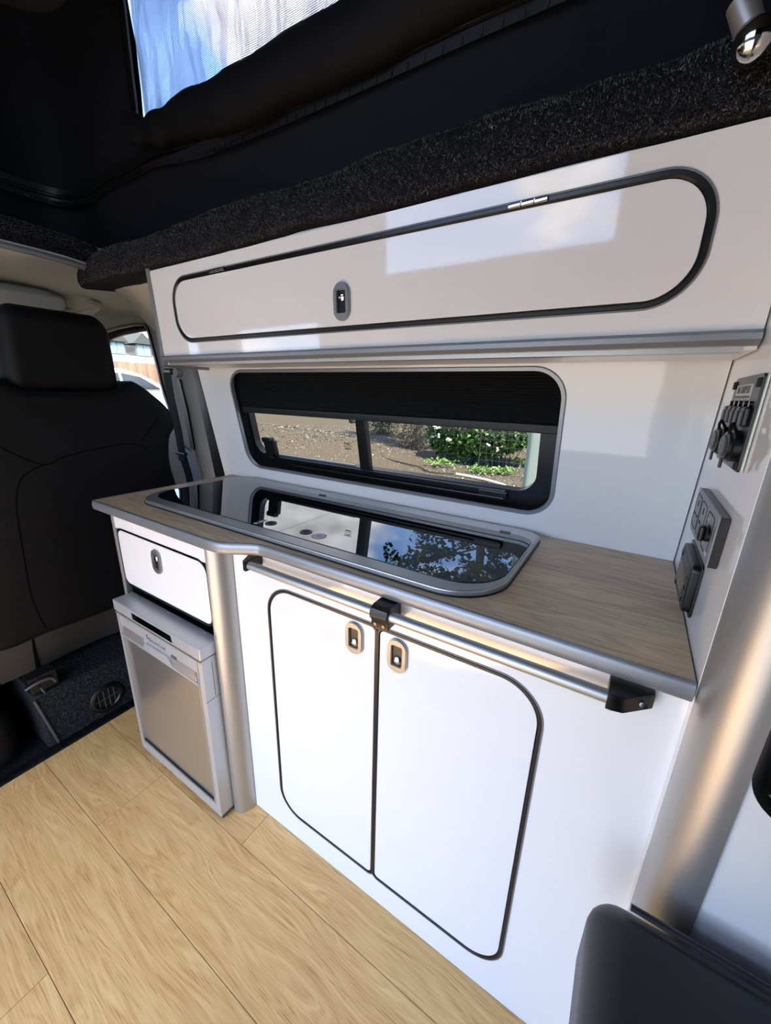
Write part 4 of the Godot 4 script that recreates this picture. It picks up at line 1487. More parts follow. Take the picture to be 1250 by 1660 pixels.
	# pillar, belt
	var bp := thing("belt_pillar", Vector3(-0.85, 0.3, -0.48), "grey belt pillar trim between driver's window and white wall panel", "pillar trim")
	b = MB.new()
	b.prism(PackedVector2Array([Vector2(-1.01, 0.2), Vector2(-0.66, 0.2), Vector2(-0.70, 0.7), Vector2(-0.80, 1.28), Vector2(-0.96, 1.30), Vector2(-0.985, 0.9)]), -0.50, -0.478, 0.006)
	obj("upper_trim", b, M.pillar, bp)
	b = MB.new()
	b.prism(PackedVector2Array([Vector2(-0.965, 0.2), Vector2(-0.775, 0.2), Vector2(-0.800, 0.6), Vector2(-0.862, 0.883), Vector2(-0.878, 0.872), Vector2(-0.935, 0.892), Vector2(-0.955, 0.9)]), -0.478, -0.466, 0.004)
	obj("lower_trim", b, M.pillar_low, bp)
	b = MB.new()
	b.prism(PackedVector2Array([Vector2(-0.884, 0.888), Vector2(-0.858, 0.880), Vector2(-0.876, 1.04), Vector2(-0.905, 1.17), Vector2(-0.928, 1.17), Vector2(-0.905, 1.05)]), -0.478, -0.470)
	obj("belt_slot", b, M.rubber, bp)
	b = MB.new()
	b.prism(PackedVector2Array([Vector2(-0.60, 0.3), Vector2(-0.555, 0.3), Vector2(-0.607, 0.80), Vector2(-0.735, 1.24), Vector2(-0.773, 1.24), Vector2(-0.685, 0.76), Vector2(-0.66, 0.3)]), -0.476, -0.440, 0.008)
	obj("door_seal", b, M.rubber, bp)
	var sb := thing("seat_belt", Vector3(-0.86, 0.75, -0.42), "black seat belt hanging from its guide beside the driver's seat", "seat belt")
	b = MB.new()
	b.sweep(PackedVector2Array([Vector2(-0.017, -0.001), Vector2(0.017, -0.001), Vector2(0.017, 0.001), Vector2(-0.017, 0.001)]), smooth3([Vector3(-0.876, 1.192, -0.405), Vector3(-0.872, 1.10, -0.405), Vector3(-0.864, 0.98, -0.412), Vector3(-0.862, 0.87, -0.418), Vector3(-0.858, 0.74, -0.435), Vector3(-0.86, 0.5, -0.44)], 5), false, Vector3(0.35, 0, 0.94))
	obj("webbing", b, M.belt, sb)
	b = MB.new()
	b.soft(Vector3(-0.882, 1.196, -0.418), Vector3(0.052, 0.024, 0.020), 0.008, 4)
	obj("guide", b, M.black_plastic, sb)
	b = MB.new()
	b.lathe(PackedVector2Array([Vector2(0, -0.012), Vector2(0.016, -0.012), Vector2(0.019, 0), Vector2(0.016, 0.012), Vector2(0, 0.013)]), Transform3D(Basis(Vector3(1, 0, 0), Vector3(0, 0, 1), Vector3(0, 1, 0)), Vector3(-0.840, 1.192, -0.428)), 18)
	obj("guide_bolt", b, M.pillar, sb)
	b = MB.new()
	b.box(Vector3(-0.858, 0.872, -0.412), Vector3(0.066, 0.012, 0.016), 0.003)
	b.box(Vector3(-0.862, 0.855, -0.416), Vector3(0.050, 0.030, 0.010), 0.003)
	obj("tongue", b, M.black_plastic, sb)
	make_seat()

func make_seat() -> void:
	var st := thing("driver_seat", Vector3(-0.85, 0.0, 0.0), "black leatherette front seat with headrest seen from behind", "seat")
	var o := smooth(PackedVector2Array([Vector2(-0.325, 0.37), Vector2(-0.335, 0.55), Vector2(-0.325, 0.74), Vector2(-0.305, 0.86), Vector2(-0.312, 0.95), Vector2(-0.335, 0.995), Vector2(-0.322, 1.055), Vector2(-0.275, 1.105), Vector2(-0.215, 1.15), Vector2(-0.185, 1.148), Vector2(-0.14, 1.122), Vector2(-0.02, 1.118), Vector2(0.09, 1.122), Vector2(0.135, 1.148), Vector2(0.175, 1.150), Vector2(0.25, 1.105), Vector2(0.305, 1.045), Vector2(0.315, 0.99), Vector2(0.29, 0.93), Vector2(0.29, 0.80), Vector2(0.305, 0.6), Vector2(0.30, 0.37), Vector2(0.15, 0.352), Vector2(-0.02, 0.348), Vector2(-0.18, 0.352)]), 4)
	var b := MB.new()
	b.xf = Transform3D(Basis(Vector3(0, 0, 1), Vector3(0.06, 1, 0), Vector3(1, 0, 0)), Vector3(-0.80, 0, 0))
	# backrest with rounded edge: layers from the front to the rear face
	b.prism(o, -0.15, 0.009, 0.032, 0.03)
	var br := obj("backrest", b, M.leather, st, 0.6)
	b = MB.new()
	var sx := b.xf
	b.xf = Transform3D(Basis(Vector3(0, 0, 1), Vector3(0.06, 1, 0), Vector3(1, 0, 0)), Vector3(-0.80, 0, 0))
	for path in [[Vector2(0.19, 1.0), Vector2(0.16, 0.96), Vector2(0.085, 0.908), Vector2(0.03, 0.925), Vector2(-0.06, 0.940), Vector2(-0.16, 0.948), Vector2(-0.215, 0.925)], [Vector2(0.085, 0.908), Vector2(0.14, 0.875), Vector2(0.165, 0.80), Vector2(0.175, 0.65), Vector2(0.18, 0.5), Vector2(0.165, 0.38)], [Vector2(-0.20, 0.955), Vector2(-0.25, 1.01), Vector2(-0.27, 1.04)]]:
		var p3 := []
		for p in path: p3.append(Vector3(p.x, p.y, 0.0076))
		b.tube(smooth3(p3, 5), 0.0028, 6, false, Vector3(0, 0, 1))
	obj("seam", b, M.seam, br)
	b = MB.new()
	var hp := smooth3([Vector3(-0.185, 1.140, 0.0), Vector3(-0.14, 1.116, 0.002), Vector3(-0.02, 1.110, 0.003), Vector3(0.09, 1.114, 0.002), Vector3(0.135, 1.140, 0.0)], 6)
	b.xf = Transform3D(Basis(Vector3(0, 0, 1), Vector3(0.06, 1, 0), Vector3(1, 0, 0)), Vector3(-0.812, 0, 0))
	b.tube(hp, 0.006, 8, false, Vector3(0, 0, 1))
	obj("top_piping", b, M.leather, br)
	b = MB.new()
	b.soft(Vector3(-0.790, 1.222, -0.022), Vector3(0.10, 0.226, 0.290), 0.045, 7, func(p: Vector3) -> Vector3:
		var t := (p.y - 1.109) / 0.226
		return Vector3(p.x + 0.02 * t, p.y + 0.016 * (1.0 - pow(absf(p.z + 0.022) / 0.145, 2.0)) * t, (p.z + 0.022) * (1.0 + 0.10 * (1.0 - t) - 0.06) - 0.022))
	obj("headrest", b, M.leather, st)
	for z in [0.066, -0.128]:
		b = MB.new()
		b.tube(PackedVector3Array([Vector3(-0.768, 1.10, z), Vector3(-0.768, 1.17, z)]), 0.0065, 12)
		obj("headrest_post", b, M.chrome, st)
	# flap and cushion under the backrest
	b = MB.new()
	b.sheet(10, 6, func(u: float, v: float) -> Vector3:
		return Vector3(-0.79 + 0.012 * sin(u * 9.0) - 0.03 * v, lerpf(0.375, 0.226, v) + 0.01 * sin(u * 6.0) * v, lerpf(0.29, -0.31, u)), Vector3(-0.008, 0, 0))
	obj("rear_flap", b, M.skirt, st)
	b = MB.new()
	b.tube(PackedVector3Array([Vector3(-0.784, 0.37, 0.198), Vector3(-0.806, 0.22, 0.203)]), 0.004, 6)
	obj("flap_seam", b, M.seam, st)
	b = MB.new()
	b.soft(Vector3(-1.12, 0.32, -0.02), Vector3(0.52, 0.16, 0.54), 0.05, 5)
	obj("cushion", b, M.leather, st)
	# carpeted base box with vent
	var bx := thing("seat_base_box", Vector3(-0.9, 0.0, 0.0), "black carpeted box under the seat with round air vent", "box")
	b = MB.new()
	b.soft(Vector3(-0.92, 0.10, -0.03), Vector3(0.44, 0.205, 0.555), 0.010, 3)
	obj("carpet_shell", b, M.carpet_light, bx)
	b = MB.new()
	var VB := Transform3D(Basis(Vector3(0, 1, 0), Vector3(1, 0, 0), Vector3(0, 0, 1)), Vector3(-0.70, 0.074, 0.070))
	b.lathe(PackedVector2Array([Vector2(0.036, 0.0), Vector2(0.052, 0.0), Vector2(0.053, 0.006), Vector2(0.046, 0.011), Vector2(0.040, 0.011), Vector2(0.036, 0.006), Vector2(0.036, 0.0)]), VB, 30)
	var vr := obj("vent_ring", b, M.black_plastic, bx)
	b = MB.new()
	b.lathe(PackedVector2Array([Vector2(0, 0), Vector2(0.037, 0), Vector2(0.037, 0.001), Vector2(0, 0.001)]), VB, 24)
	obj("vent_back", b, M.black_matt, vr)
	for i in 4:
		b = MB.new()
		var d := -0.024 + i * 0.016
		var hl := sqrt(0.037 * 0.037 - d * d)
		b.box(Vector3(-0.695, 0.074, 0.070 + d), Vector3(0.004, hl * 2, 0.0022))
		obj("vent_bar", b, M.grey_plate, vr)
	b = MB.new()
	b.box(Vector3(-0.6945, 0.074, 0.070), Vector3(0.003, 0.0022, 0.072))
	obj("vent_bar", b, M.grey_plate, vr)
	b = MB.new()
	b.tube(PackedVector3Array([Vector3(-0.699, 0.196, 0.251), Vector3(-0.697, 0.010, 0.222)]), 0.004, 8)
	obj("edge_strip", b, M.grey_plate, bx)
	# belt anchor bracket
	var ab := thing("seat_bracket", Vector3(-0.71, 0.2, 0.24), "small black metal bracket on the corner of carpeted box", "bracket")
	b = MB.new()
	b.box(Vector3(-0.735, 0.235, 0.215), Vector3(0.05, 0.060, 0.075), 0.008)
	obj("bracket_body", b, M.black_plastic, ab)
	b = MB.new()
	b.tube(smooth3([Vector3(-0.706, 0.240, 0.262), Vector3(-0.700, 0.250, 0.235), Vector3(-0.700, 0.246, 0.200), Vector3(-0.704, 0.225, 0.190)], 4), 0.004, 8)
	b.tube(PackedVector3Array([Vector3(-0.703, 0.228, 0.228), Vector3(-0.703, 0.205, 0.222)]), 0.003, 8)
	obj("wire_loop", b, M.grey_plate, ab)
	# base of the next seat
	var pb := thing("seat_plinth", Vector3(-0.9, 0.0, 0.5), "dark plastic plinth of the passenger seat beside carpeted box", "seat base")
	b = MB.new()
	b.soft(Vector3(-0.93, 0.085, 0.55), Vector3(0.42, 0.19, 0.50), 0.05, 5)
	obj("plinth_cover", b, M.leather, pb)
	b = MB.new()
	b.soft(Vector3(-0.98, 0.30, 0.62), Vector3(0.40, 0.24, 0.54), 0.06, 5)
	obj("cushion", b, M.leather, pb)
	b = MB.new()
	b.soft(Vector3(-0.84, 0.72, 0.64), Vector3(0.14, 0.70, 0.52), 0.06, 5)
	obj("backrest", b, M.leather, pb)

func make_bench() -> void:
	var bn := thing("rear_bench", Vector3(1.2, 0.0, 0.5), "dark slate leatherette bench cushion beside the tall unit", "bench")
	var b := MB.new()
	b.soft(Vector3(1.22, 0.515, 0.60), Vector3(0.86, 0.135, 1.00), 0.035, 6, func(p: Vector3) -> Vector3:
		var k := smoothstep(0.20, 0.09, p.z)
		var fr := smoothstep(0.90, 0.79, p.x)
		return p + Vector3(-0.004 * k - 0.006 * fr, 0.0, 0.0))
	obj("cushion", b, M.leather_bench, bn)
	b = MB.new()
	b.tube(PackedVector3Array([Vector3(0.82, 0.5845, 0.112), Vector3(1.6, 0.5845, 0.112)]), 0.0035, 8)
	obj("piping", b, M.leather_bench, bn)
	b = MB.new()
	b.box(Vector3(1.25, 0.225, 0.62), Vector3(0.80, 0.44, 0.94), 0.01)
	obj("plinth", b, M.grey_plate, bn)
	b = MB.new()
	b.soft(Vector3(1.60, 0.86, 0.60), Vector3(0.14, 0.60, 1.00), 0.04, 5)
	obj("backrest", b, M.leather_bench, bn)

# ---------------------------------------------------------------- outside
func ground_y(x: float, z: float) -> float:
	return -0.5 + 0.55 * smoothstep(-4.0, -10.0, x) * smoothstep(-13.0, -8.0, z)

func leaf_mesh(l: float, w: float) -> ArrayMesh:
	# a small folded leaf, pointed at both ends
	var b := MB.new()
	var a := Vector3(0, 0, 0)
	var t := Vector3(0, 0.012, l)
	var m := Vector3(0, -0.006, l * 0.45)
	var r := Vector3(w, 0.02, l * 0.40)
	var q := Vector3(-w, 0.02, l * 0.40)
	b.tri(a, r, m); b.tri(m, r, t); b.tri(a, m, q); b.tri(m, t, q)
	return b.mesh(Vector3.ZERO, 0.99)

func scatter(called: String, me: Mesh, m: Material, places: Array, tints: Array, parent: Node) -> MultiMeshInstance3D:
	var mm := MultiMesh.new()
	mm.transform_format = MultiMesh.TRANSFORM_3D
	mm.use_colors = true
	mm.mesh = me
	mm.instance_count = places.size()
	var off := origin_of(parent)
	for i in places.size():
		var T: Transform3D = places[i]
		mm.set_instance_transform(i, Transform3D(T.basis, T.origin - off))
		mm.set_instance_color(i, tints[i])
	var o := MultiMeshInstance3D.new()
	o.name = called
	o.multimesh = mm
	o.material_override = m
	o.set_meta("kind", "stuff")
	parent.add_child(o, true)
	return o

func turned() -> Basis:
	return Basis.from_euler(Vector3(rng.randf_range(-1.1, 1.1), rng.randf_range(0, TAU), rng.randf_range(-0.8, 0.8)))

func make_outside() -> void:
	var gt := Image.create(512, 512, false, Image.FORMAT_RGB8)
	var g1 := noise(31, 0.075, 4)
	var g2 := noise(32, 0.012, 3)
	for y in 512:
		for x in 512:
			var t := clampf(0.5 + g1.get_noise_2d(x, y) * 0.75, 0.0, 1.0)
			var c := Color(0.17, 0.15, 0.115).lerp(Color(0.47, 0.435, 0.36), t)
			gt.set_pixel(x, y, c.lerp(Color(0.30, 0.285, 0.235), clampf(0.5 + g2.get_noise_2d(x, y) * 1.2, 0.0, 1.0) * 0.6))
	var gm := tri_tex(mat(Color(1, 1, 1), 0.95, 0.0, 0.2), tex(gt), Vector3(0.55, 0.55, 0.55))
	var b := MB.new()
	b.sheet(60, 60, func(u: float, v: float) -> Vector3:
		var x := lerpf(-60.0, 40.0, u)
		var z := lerpf(-60.0, 40.0, v)
		return Vector3(x, ground_y(x, z), z), Vector3(0, -0.3, 0))
	var gr := setting("ground_outside", Vector3(0, -0.5, 0))
	tag(gr, "bare gravelly ground around the van")
	obj("soil", b, gm, gr)
	b = MB.new()
	b.box(Vector3(-4.0, -0.49, 13.0), Vector3(60.0, 0.05, 28.0))
	obj("bounce_paving", b, tri_tex(mat(Color(1.0, 1.0, 1.0), 0.9, 0.0, 0.2), tex(speckle(256, 60, Color(0.29, 0.29, 0.29), Color(0.43, 0.43, 0.42), 1.0)), Vector3(1.1, 1.1, 1.1)), gr)  # unseen slab on the door side, added to bounce daylight into the van
	# chips and stones
	b = MB.new()
	b.soft(Vector3.ZERO, Vector3(1.0, 0.5, 0.7), 0.24, 1)
	var stone := b.mesh(Vector3.ZERO, 0.5)
	var vm := mat(Color(1, 1, 1), 0.9)
	vm.vertex_color_use_as_albedo = true
	var pl := []
	var ti := []
	for i in 14000:
		var t := pow(rng.randf(), 1.4)
		var d := lerpf(4.5, 20.0, t)
		var a := rng.randf_range(-0.95, 0.12)
		var x := 0.7 + sin(a) * d
		var z := 0.5 - cos(a) * d
		var s := rng.randf_range(0.012, 0.035) * (0.7 + d * 0.09)
		pl.append(Transform3D(turned().scaled(Vector3.ONE * s), Vector3(x, ground_y(x, z) + s * 0.1, z)))
		var k := rng.randf_range(0.03, 0.20)
		ti.append(Color(k * 1.1, k, k * 0.82) if rng.randf() > 0.03 else Color(0.45, 0.42, 0.37))
	scatter("gravel", stone, vm, pl, ti, gr)
	# bramble bush with flowers
	var bu := thing("bramble_bush", Vector3(-2.6, -0.5, -9.4), "dense green bramble bush with white flowers outside the window", "bush")
	var leaf := leaf_mesh(0.105, 0.040)
	var lm := mat(Color(1, 1, 1), 0.5)
	lm.vertex_color_use_as_albedo = true
	lm.backlight_enabled = true
	lm.backlight = Color(0.35, 0.4, 0.2)
	pl = []; ti = []
	for i in 7500:
		var d := Vector3(rng.randfn(), rng.randfn(), rng.randfn()).normalized()
		var r := pow(rng.randf(), 0.22)
		var p := Vector3(-2.55, 0.25, -9.3) + d * r * Vector3(1.50, 0.95, 0.95)
		if p.x > -2.2: p.y = maxf(p.y, -0.30 + (p.x + 2.2) * 0.45)
		if p.y < -0.48: continue
		pl.append(Transform3D(turned().scaled(Vector3.ONE * rng.randf_range(0.8, 1.5)), p))
		var k := rng.randf()
		ti.append(Color(0.02, 0.07, 0.013).lerp(Color(0.15, 0.31, 0.05), k * k))
	scatter("foliage", leaf, lm, pl, ti, bu)
	b = MB.new()
	for i in 26:
		var a := Vector3(-2.6 + rng.randf_range(-0.9, 0.9), -0.5, -9.3 + rng.randf_range(-0.4, 0.4))
		b.tube(smooth3([a, a + Vector3(rng.randf_range(-0.3, 0.3), 0.6, rng.randf_range(-0.2, 0.3)), a + Vector3(rng.randf_range(-0.8, 0.8), 1.2, rng.randf_range(-0.3, 0.6))], 4), 0.010, 5)
	obj("stems", b, mat(Color(0.20, 0.16, 0.10), 0.8), bu)
	b = MB.new()
	for k in 5:
		var a := TAU * k / 5.0
		var c := Vector3(cos(a), 0, sin(a)) * 0.014
		b.soft(c, Vector3(0.022, 0.006, 0.022), 0.004, 2)
	var flower := b.mesh(Vector3.ZERO, 0.5)
	pl = []; ti = []
	for i in 34:
		var p := Vector3(rng.randf_range(-3.95, -1.6), rng.randf_range(-0.05, 0.75), 0)
		if p.x > -3.3 and rng.randf() < 0.6: continue
		var q := Vector2((p.x + 2.55) / 1.5, (p.y - 0.25) / 0.95)
		p.z = -9.3 + 0.97 * sqrt(maxf(0.0, 1.0 - q.length_squared())) + 0.03
		for k in 3:
			pl.append(Transform3D(Basis.from_euler(Vector3(1.2, rng.randf(), 0)), p + Vector3(rng.randf_range(-0.05, 0.05), rng.randf_range(-0.04, 0.04), 0)))
			ti.append(Color(0.62, 0.58, 0.60))
	scatter("blossom", flower, vm, pl, ti, bu)
	# dry shrub and dark shrub left of it
	var names := [["dry_shrub", "dry grey brown shrub of bare twigs left of the bramble", Vector3(-5.0, -0.5, -10.2), Color(0.20, 0.17, 0.10), Color(0.34, 0.29, 0.19), 0.75, 0.9], ["dark_shrub", "small dark evergreen shrub behind the dry twigs", Vector3(-8.0, -0.5, -13.2), Color(0.02, 0.05, 0.025), Color(0.06, 0.12, 0.05), 0.75, 0.7]]
	for q in names:
		var sh := thing(q[0], q[2], q[1], "shrub")
		pl = []; ti = []
		for i in 1500:
			var d := Vector3(rng.randfn(), rng.randfn(), rng.randfn()).normalized() * pow(rng.randf(), 0.4)
			var p: Vector3 = q[2] + Vector3(0, 0.55, 0) + d * Vector3(q[5], 0.6, 0.6)
			pl.append(Transform3D(turned() * Basis.from_scale(Vector3(0.28, 0.5, 1.0) if q[0] == "dry_shrub" else Vector3(0.6, 0.6, 0.8)), p))
			ti.append((q[3] as Color).lerp(q[4], rng.randf()))
		scatter("foliage", leaf, lm, pl, ti, sh)
		b = MB.new()
		for i in 30:
			var a: Vector3 = q[2] + Vector3(rng.randf_range(-0.4, 0.4), 0, rng.randf_range(-0.3, 0.3))
			b.tube(smooth3([a, a + Vector3(rng.randf_range(-0.2, 0.2), 0.5, rng.randf_range(-0.2, 0.2)), a + Vector3(rng.randf_range(-0.6, 0.6), 1.1, rng.randf_range(-0.3, 0.3))], 4), 0.007, 5)
		obj("twigs", b, mat(Color(0.42, 0.38, 0.32), 0.9), sh)
	# low weeds in front
	var wd := thing("weed_patch", Vector3(-1.9, -0.5, -7.8), "small bright green weeds on dark soil before the bramble", "weeds")
	pl = []; ti = []
	for i in 420:
		var c := [Vector3(-2.0, -0.45, -7.7), Vector3(-1.55, -0.45, -7.9), Vector3(-1.5, -0.42, -9.2), Vector3(-3.0, -0.42, -7.9)][i % 4] as Vector3
		pl.append(Transform3D(turned().scaled(Vector3.ONE * rng.randf_range(0.5, 1.0)), c + Vector3(rng.randfn() * 0.16, rng.randf() * 0.09, rng.randfn() * 0.12)))
		ti.append(Color(0.08, 0.22, 0.03).lerp(Color(0.20, 0.34, 0.08), rng.randf()))
	scatter("foliage", leaf, lm, pl, ti, wd)
	# wire fence
	var wf := thing("wire_fence", Vector3(-1.2, -0.5, -8.35), "thin square wire mesh fence in front of the bramble", "fence")
	b = MB.new()
	for i in 14: b.tube(PackedVector3Array([Vector3(-2.25 + i * 0.16, -0.5, -8.35), Vector3(-2.25 + i * 0.16, 0.75, -8.35)]), 0.0022, 5)
	for i in 8: b.tube(PackedVector3Array([Vector3(-2.25, -0.45 + i * 0.16, -8.35), Vector3(-0.16, -0.45 + i * 0.16, -8.35)]), 0.0022, 5)
	obj("wire_net", b, mat(Color(0.45, 0.46, 0.45), 0.5, 0.6), wf)
	for x in [-2.25, -0.16]:
		b = MB.new()
		b.tube(PackedVector3Array([Vector3(x, -0.5, -8.35), Vector3(x, 0.8, -8.35)]), 0.014, 8)
		obj("post", b, mat(Color(0.25, 0.24, 0.22), 0.7, 0.4), wf)
	# cable and white pipe on the ground
	b = MB.new()
	b.tube(smooth3([Vector3(-5.4, -0.47, -8.9), Vector3(-4.6, -0.47, -8.0), Vector3(-3.7, -0.46, -7.55), Vector3(-3.3, -0.46, -7.4), Vector3(-2.85, -0.47, -7.05), Vector3(-2.35, -0.46, -7.15)], 6), 0.016, 8)
	tag(obj("garden_cable", b, mat(Color(0.16, 0.14, 0.12), 0.6)), "dark cable lying across the soil below the bramble", "cable")
	b = MB.new()
	b.tube(smooth3([Vector3(-2.30, -0.46, -7.15), Vector3(-2.0, -0.46, -7.1), Vector3(-1.6, -0.46, -6.98), Vector3(-1.15, -0.46, -6.72)], 6), 0.026, 10)
	tag(obj("white_pipe", b, mat(Color(0.85, 0.84, 0.80), 0.5)), "short white plastic pipe on the soil joined to dark cable", "pipe")
	# white post close to the window's rear corner
	b = MB.new()
	b.soft(Vector3(0.375, 0.55, -1.36), Vector3(0.10, 2.1, 0.10), 0.03, 5)
	tag(obj("white_bollard", b, M.frit_white), "pale green white post standing just outside the window's rear corner", "post")
	make_tree()
	make_street()

func make_tree() -> void:
	var tr := thing("broadleaf_tree", Vector3(-2.55, -0.5, -10.4), "tall broadleaf tree behind the bramble, mirrored in the black glass", "tree")
	var bark := mat(Color(0.20, 0.17, 0.14), 0.9)
	var b := MB.new()
	var rings := []
	for i in 12:
		var y := lerpf(-0.5, 9.0, i / 11.0)
		var R := PackedVector3Array()
		for k in 10:
			var a := TAU * k / 10.0
			var r := lerpf(0.24, 0.06, i / 11.0)
			R.append(Vector3(-2.55 + 0.06 * sin(y) + cos(a) * r, y, -10.4 + 0.05 * cos(y * 1.3) + sin(a) * r))
		rings.append(R)
	b.loft(rings, false, true)
	obj("trunk", b, bark, tr)
	var pl := []
	var ti := []
	var leaf := leaf_mesh(0.20, 0.085)
	for i in 34:
		var y0 := lerpf(3.6, 8.4, i / 33.0)
		var az := i * 2.399 + 0.4
		var L := rng.randf_range(1.5, 2.9) * (1.0 - 0.4 * smoothstep(6.5, 8.6, y0))
		var o := Vector3(-2.55, y0, -10.4)
		var e := o + Vector3(cos(az) * L, rng.randf_range(0.5, 1.5), sin(az) * L * 0.8)
		if e.x > -1.6 and e.y < 6.0: e.x = lerpf(e.x, -1.6, 0.4)
		var path := smooth3([o, o.lerp(e, 0.4) + Vector3(0, 0.12, 0), o.lerp(e, 0.75) + Vector3(0, 0.12, 0), e], 4)
		b = MB.new()
		b.tube(path, 0.034, 6)
		obj("branch", b, bark, tr)
		for c in 8:
			var q := path[rng.randi_range(4, path.size() - 1)] + Vector3(rng.randfn() * 0.32, rng.randfn() * 0.22, rng.randfn() * 0.32)
			for k in 26:
				pl.append(Transform3D(turned().scaled(Vector3.ONE * rng.randf_range(0.6, 1.2)), q + Vector3(rng.randfn() * 0.17, rng.randfn() * 0.14, rng.randfn() * 0.17)))
				ti.append(Color(0.014, 0.032, 0.008).lerp(Color(0.04, 0.08, 0.016), rng.randf()))
	var lm := mat(Color(1, 1, 1), 0.6)
	lm.vertex_color_use_as_albedo = true
	scatter("foliage", leaf, lm, pl, ti, tr)

func make_car(called: String, label: String, at: Vector3, paint: Material) -> void:
	# side on, nose towards -z; at is the point on the ground under the near side
	var c := thing(called, at, label, "car")
	var side := smooth(PackedVector2Array([Vector2(2.15, 0.30), Vector2(2.2, 0.62), Vector2(2.1, 0.86), Vector2(1.75, 0.98), Vector2(1.2, 1.32), Vector2(0.6, 1.49), Vector2(0.0, 1.52), Vector2(-0.55, 1.42), Vector2(-1.05, 1.16), Vector2(-1.45, 0.97), Vector2(-2.0, 0.84), Vector2(-2.25, 0.66), Vector2(-2.3, 0.42), Vector2(-2.2, 0.28), Vector2(-1.2, 0.22), Vector2(0, 0.22), Vector2(1.2, 0.22)]), 4)
	var b := MB.new()
	b.xf = Transform3D(Basis(Vector3(0, 0, 1), Vector3(0, 1, 0), Vector3(1, 0, 0)), at)
	var rings := []
	for q in [[0.10, 0.0], [0.03, -0.06], [0.0, -0.20], [0.0, -1.55], [0.03, -1.69], [0.10, -1.75]]:
		var P := MB.inset(side, q[0])
		var R := PackedVector3Array()
		for p in P:
			var lean := 0.18 * smoothstep(0.9, 1.5, p.y)
			R.append(Vector3(p.x, p.y, lerpf(q[1], -0.875, lean)))
		rings.append(R)
	b.loft(rings, false, true)
	obj("body", b, paint, c)
	for w in [[[-0.98, 1.02], [-0.50, 1.33], [-0.05, 1.41], [-0.05, 1.02]], [[0.02, 1.02], [0.02, 1.41], [0.55, 1.38], [1.05, 1.22], [1.25, 1.04]]]:
		var P := PackedVector2Array()
		for q in w: P.append(Vector2(q[0], q[1]))
		b = MB.new()
		b.xf = Transform3D(Basis(Vector3(0, 0, 1), Vector3(-0.30, 1, 0), Vector3(1, 0, 0)), at + Vector3(0.305, 0, 0))
		b.prism(P, -0.03, 0.02, 0.004)
		obj("side_window", b, mat(Color(0.06, 0.08, 0.08), 0.1), c)
	for z in [-1.4, 1.35]:
		b = MB.new()
		b.lathe(PackedVector2Array([Vector2(0, 0), Vector2(0.33, 0), Vector2(0.34, 0.05), Vector2(0.34, 0.18), Vector2(0.30, 0.22), Vector2(0, 0.22)]), Transform3D(Basis(Vector3(0, 1, 0), Vector3(1, 0, 0), Vector3(0, 0, 1)), at + Vector3(-0.18, 0.34, z)), 22)
		obj("wheel", b, M.rubber, c)
	b = MB.new()
	b.soft(at + Vector3(0.10, 1.0, -0.95), Vector3(0.18, 0.12, 0.10), 0.04, 4)
	obj("mirror", b, paint, c)

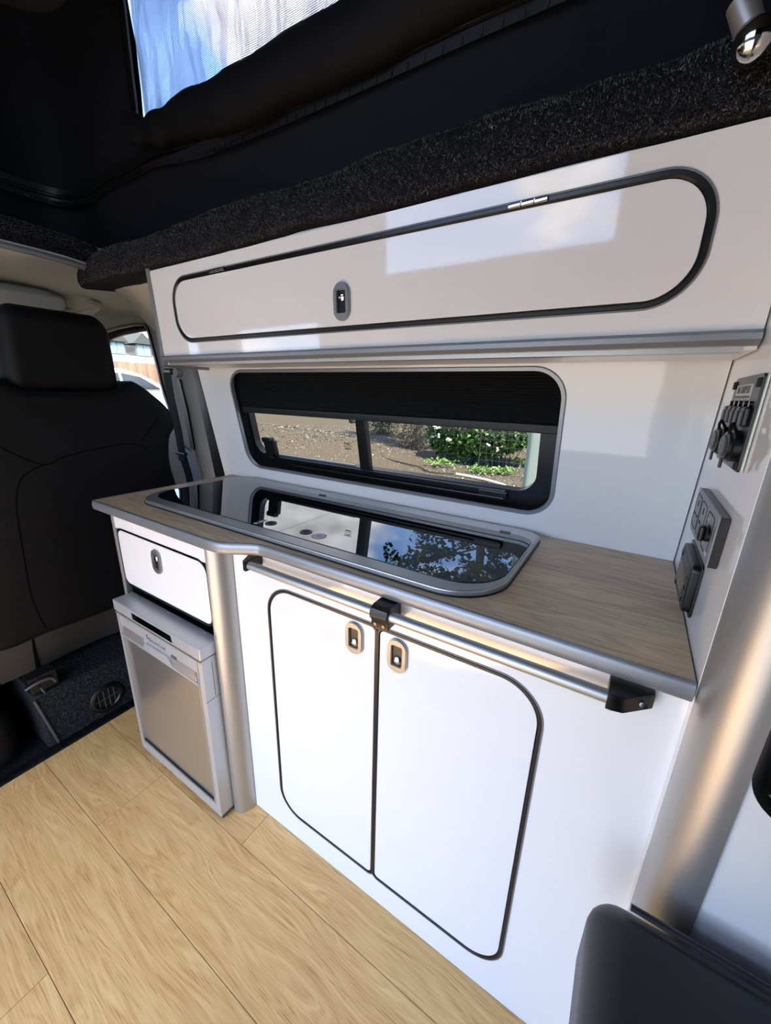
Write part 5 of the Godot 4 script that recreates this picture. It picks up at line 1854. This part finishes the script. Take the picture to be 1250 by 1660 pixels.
func make_street() -> void:
	make_car("parked_car", "white parked car with dark side windows seen past the headrest", Vector3(-10.5, 0.05, -4.75), mat(Color(0.86, 0.87, 0.88), 0.15))
	make_car("blue_car", "pale blue parked car behind the white one near the fence", Vector3(-15.0, 0.05, -7.1), mat(Color(0.36, 0.52, 0.66), 0.15))
	# board fence
	var fe := thing("board_fence", Vector3(-22.0, 0.0, -11.0), "brown upright board fence behind the parked cars", "fence")
	var fm := [mat(Color(0.40, 0.27, 0.15), 0.9), mat(Color(0.34, 0.23, 0.13), 0.9), mat(Color(0.45, 0.32, 0.19), 0.9)]
	for i in 60:
		var b := MB.new()
		var z := -6.5 - i * 0.16
		b.box(Vector3(-22.0 - 0.02 * (i % 2), 1.15, z), Vector3(0.03, 2.3 + 0.03 * (i % 3), 0.15))
		obj("board", b, fm[(i * 7) % 3], fe)
	for y in [0.6, 1.9]:
		var b := MB.new()
		b.box(Vector3(-22.06, y, -11.2), Vector3(0.04, 0.10, 9.7))
		obj("rail", b, fm[1], fe)
	# row of houses
	var hs := thing("terraced_house", Vector3(-42.0, 0.0, -20.0), "long pale house with grey roof and gabled dormers beyond the fence", "house")
	var wallm := mat(Color(0.30, 0.28, 0.25), 0.9)
	var roofm := mat(Color(0.21, 0.23, 0.22), 0.85)
	var glass := mat(Color(0.35, 0.50, 0.56), 0.08)  # reflected sky is painted into the blue-green pane colour
	var b := MB.new()
	b.box(Vector3(-44.0, 1.7, -20.0), Vector3(8.0, 3.8, 26.0))
	obj("wall", b, wallm, hs)
	b = MB.new()
	b.xf = Transform3D(Basis(Vector3(1, 0, 0), Vector3(0, 1, 0), Vector3(0, 0, 1)), Vector3.ZERO)
	b.prism(PackedVector2Array([Vector2(-39.6, 3.3), Vector2(-44.0, 5.0), Vector2(-48.4, 3.3)]), -33.2, -6.8)
	obj("roof", b, roofm, hs)
	for z in [-14.2, -16.4, -18.65, -20.95, -23.3, -25.6]:
		b = MB.new()
		b.box(Vector3(-41.6, 4.40, z), Vector3(3.0, 1.2, 1.45))
		var d := obj("dormer", b, mat(Color(0.26, 0.27, 0.27), 0.8), hs)
		b = MB.new()
		b.xf = ACROSS
		b.prism(PackedVector2Array([Vector2(z - 0.95, 4.95), Vector2(z + 0.95, 4.95), Vector2(z, 5.95)]), -43.4, -39.85)
		obj("dormer_roof", b, roofm, d)
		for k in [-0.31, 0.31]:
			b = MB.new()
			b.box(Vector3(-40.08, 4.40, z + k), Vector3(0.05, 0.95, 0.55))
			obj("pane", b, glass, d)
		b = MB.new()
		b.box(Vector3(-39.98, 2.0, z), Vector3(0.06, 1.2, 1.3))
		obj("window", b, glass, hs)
	var lo := thing("low_building", Vector3(-32.0, 0.0, -15.0), "low outbuilding with shallow pale roof between house and fence", "building")
	b = MB.new()
	b.box(Vector3(-32.5, 1.25, -15.0), Vector3(3.0, 2.7, 13.0))
	obj("wall", b, wallm, lo)
	b = MB.new()
	b.prism(PackedVector2Array([Vector2(-30.8, 2.55), Vector2(-30.8, 2.70), Vector2(-32.5, 3.35), Vector2(-34.2, 2.70), Vector2(-34.2, 2.55)]), -21.8, -8.2)
	obj("roof", b, mat(Color(0.24, 0.26, 0.22), 0.8), lo)
